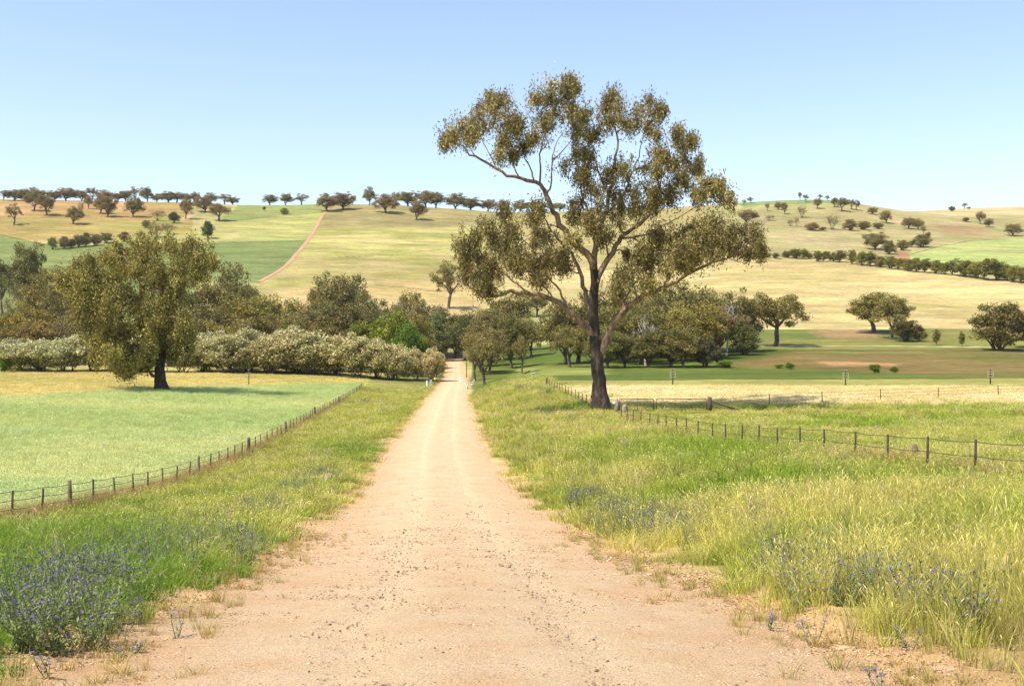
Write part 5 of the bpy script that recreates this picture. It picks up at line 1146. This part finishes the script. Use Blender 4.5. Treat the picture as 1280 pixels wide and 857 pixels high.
# gravel stones and rocks
def stone(seed, flat=.6, sub=1):
    import bmesh
    r = np.random.default_rng(seed); bm = bmesh.new(); bmesh.ops.create_icosphere(bm, subdivisions=sub, radius=.5)
    for v in bm.verts: v.co = Vector((v.co.x * (1 + .35 * r.normal() * .6), v.co.y * (.8 + .2 * r.normal() * .6), v.co.z * flat)) * (1 + .14 * r.normal())
    me = bpy.data.meshes.new('stone'); bm.to_mesh(me); bm.free()
    a = me.color_attributes.new('tint', 'FLOAT_COLOR', 'POINT'); a.data.foreach_set('color', np.ones(len(me.vertices) * 4, np.float32)); return me
stones = [stone(i) for i in range(5)]
for s_ in stones: s_.materials.append(M['stone'])
r = np.random.default_rng(95); X, Y = [], []
for a, b_, dn in ((5.2, 8, 1200), (8, 11, 760), (11, 14, 520), (14, 18, 360), (18, 23, 250), (23, 30, 150), (30, 40, 80), (40, 60, 36), (60, 90, 12)):
    x, y = pts_in(a, b_, lambda q: xl(q) - .5, lambda q: xr(q) + .5, dn, r); X.append(x); Y.append(y)
X, Y = np.concatenate(X), np.concatenate(Y); sN = (X - (xl(Y) + xr(Y)) / 2) / ((xr(Y) - xl(Y)) / 2)
k = r.random(len(X)) < (.5 + .5 * sstep(.42, .66, fbm(X, Y * .6, .9, 111, 3))) * (1 - .72 * np.exp(-((np.abs(sN) - .30) / .13) ** 2)); X, Y, sN = X[k], Y[k], sN[k]; n = len(X)
sz = np.clip(.0092 * np.exp(r.normal(size=n) * .45), .004, .024) * np.clip(Y / 12, .9, 1.8)
tint = lerp(A(248, 214, 172, .62), A(160, 126, 96, .42), r.random(n) ** 1.1) * (1 + .12 * r.normal(size=(n, 1)))
scatter('gravel', 'loose pale gravel stones on the road', np.stack([X, Y, ground_z(X, Y) + .012 + sz * .1], -1), np.stack([r.normal(size=n) * .3, r.normal(size=n) * .3, r.random(n) * 6.28], -1), np.repeat(sz[:, None] * 1.6, 3, 1), r.integers(0, 5, n), np.clip(tint, 0, .8), stones)
for i, (px, py, s_, lb) in enumerate([(1092, 787, .26, 'flat grey-tan rock under the right verge grass'), (1113, 800, .18, 'smaller rock just right of the flat grey-tan rock'), (1058, 812, .2, 'half-buried pale stone on the right bare soil'),
        (1012, 800, .12, 'pale stone beside the tall purple weed'), (1040, 843, .14, 'pale stone low on the right bare soil'), (1180, 838, .2, 'broad clod of soil at the bottom right verge')]):
    p = at(px, py); me = stone(400 + i, .35, 3); me.materials.append(M['rock']); o = ob('rock', me, None, None, (p.x, p.y, p.z + s_ * .02)); o.scale = (s_, s_ * .8, s_ * .7); o.rotation_euler = (0, 0, i * 1.3); tag(o, lb, 'rock', 'rocks on the right shoulder')

# ------------------------------------------------------------------ the air between here and the hills
m = bpy.data.materials.new('pale_air'); m.use_nodes = True; t = m.node_tree; t.nodes.remove(t.nodes['Principled BSDF'])
pv = t.nodes.new('ShaderNodeVolumePrincipled'); pv.inputs['Color'].default_value = (.93, .96, 1, 1); pv.inputs['Density'].default_value = .00004; pv.inputs['Anisotropy'].default_value = .2
t.links.new(pv.outputs[0], t.nodes['Material Output'].inputs['Volume'])
x0, x1 = float(GX.min()) - 60, float(GX.max()) + 60; z0 = float(GZ.min()) - 1; z1 = float(GZ.max()) + 45
b = MB(); b.box((x0 + x1) / 2, (float(YR[0]) - 30 + float(YR[-1]) + 60) / 2, (z0 + z1) / 2, x1 - x0, float(YR[-1]) - float(YR[0]) + 90, z1 - z0)
tag(b.build('haze', m, smooth=False), kind='stuff')
SC.cycles.volume_bounces = 0
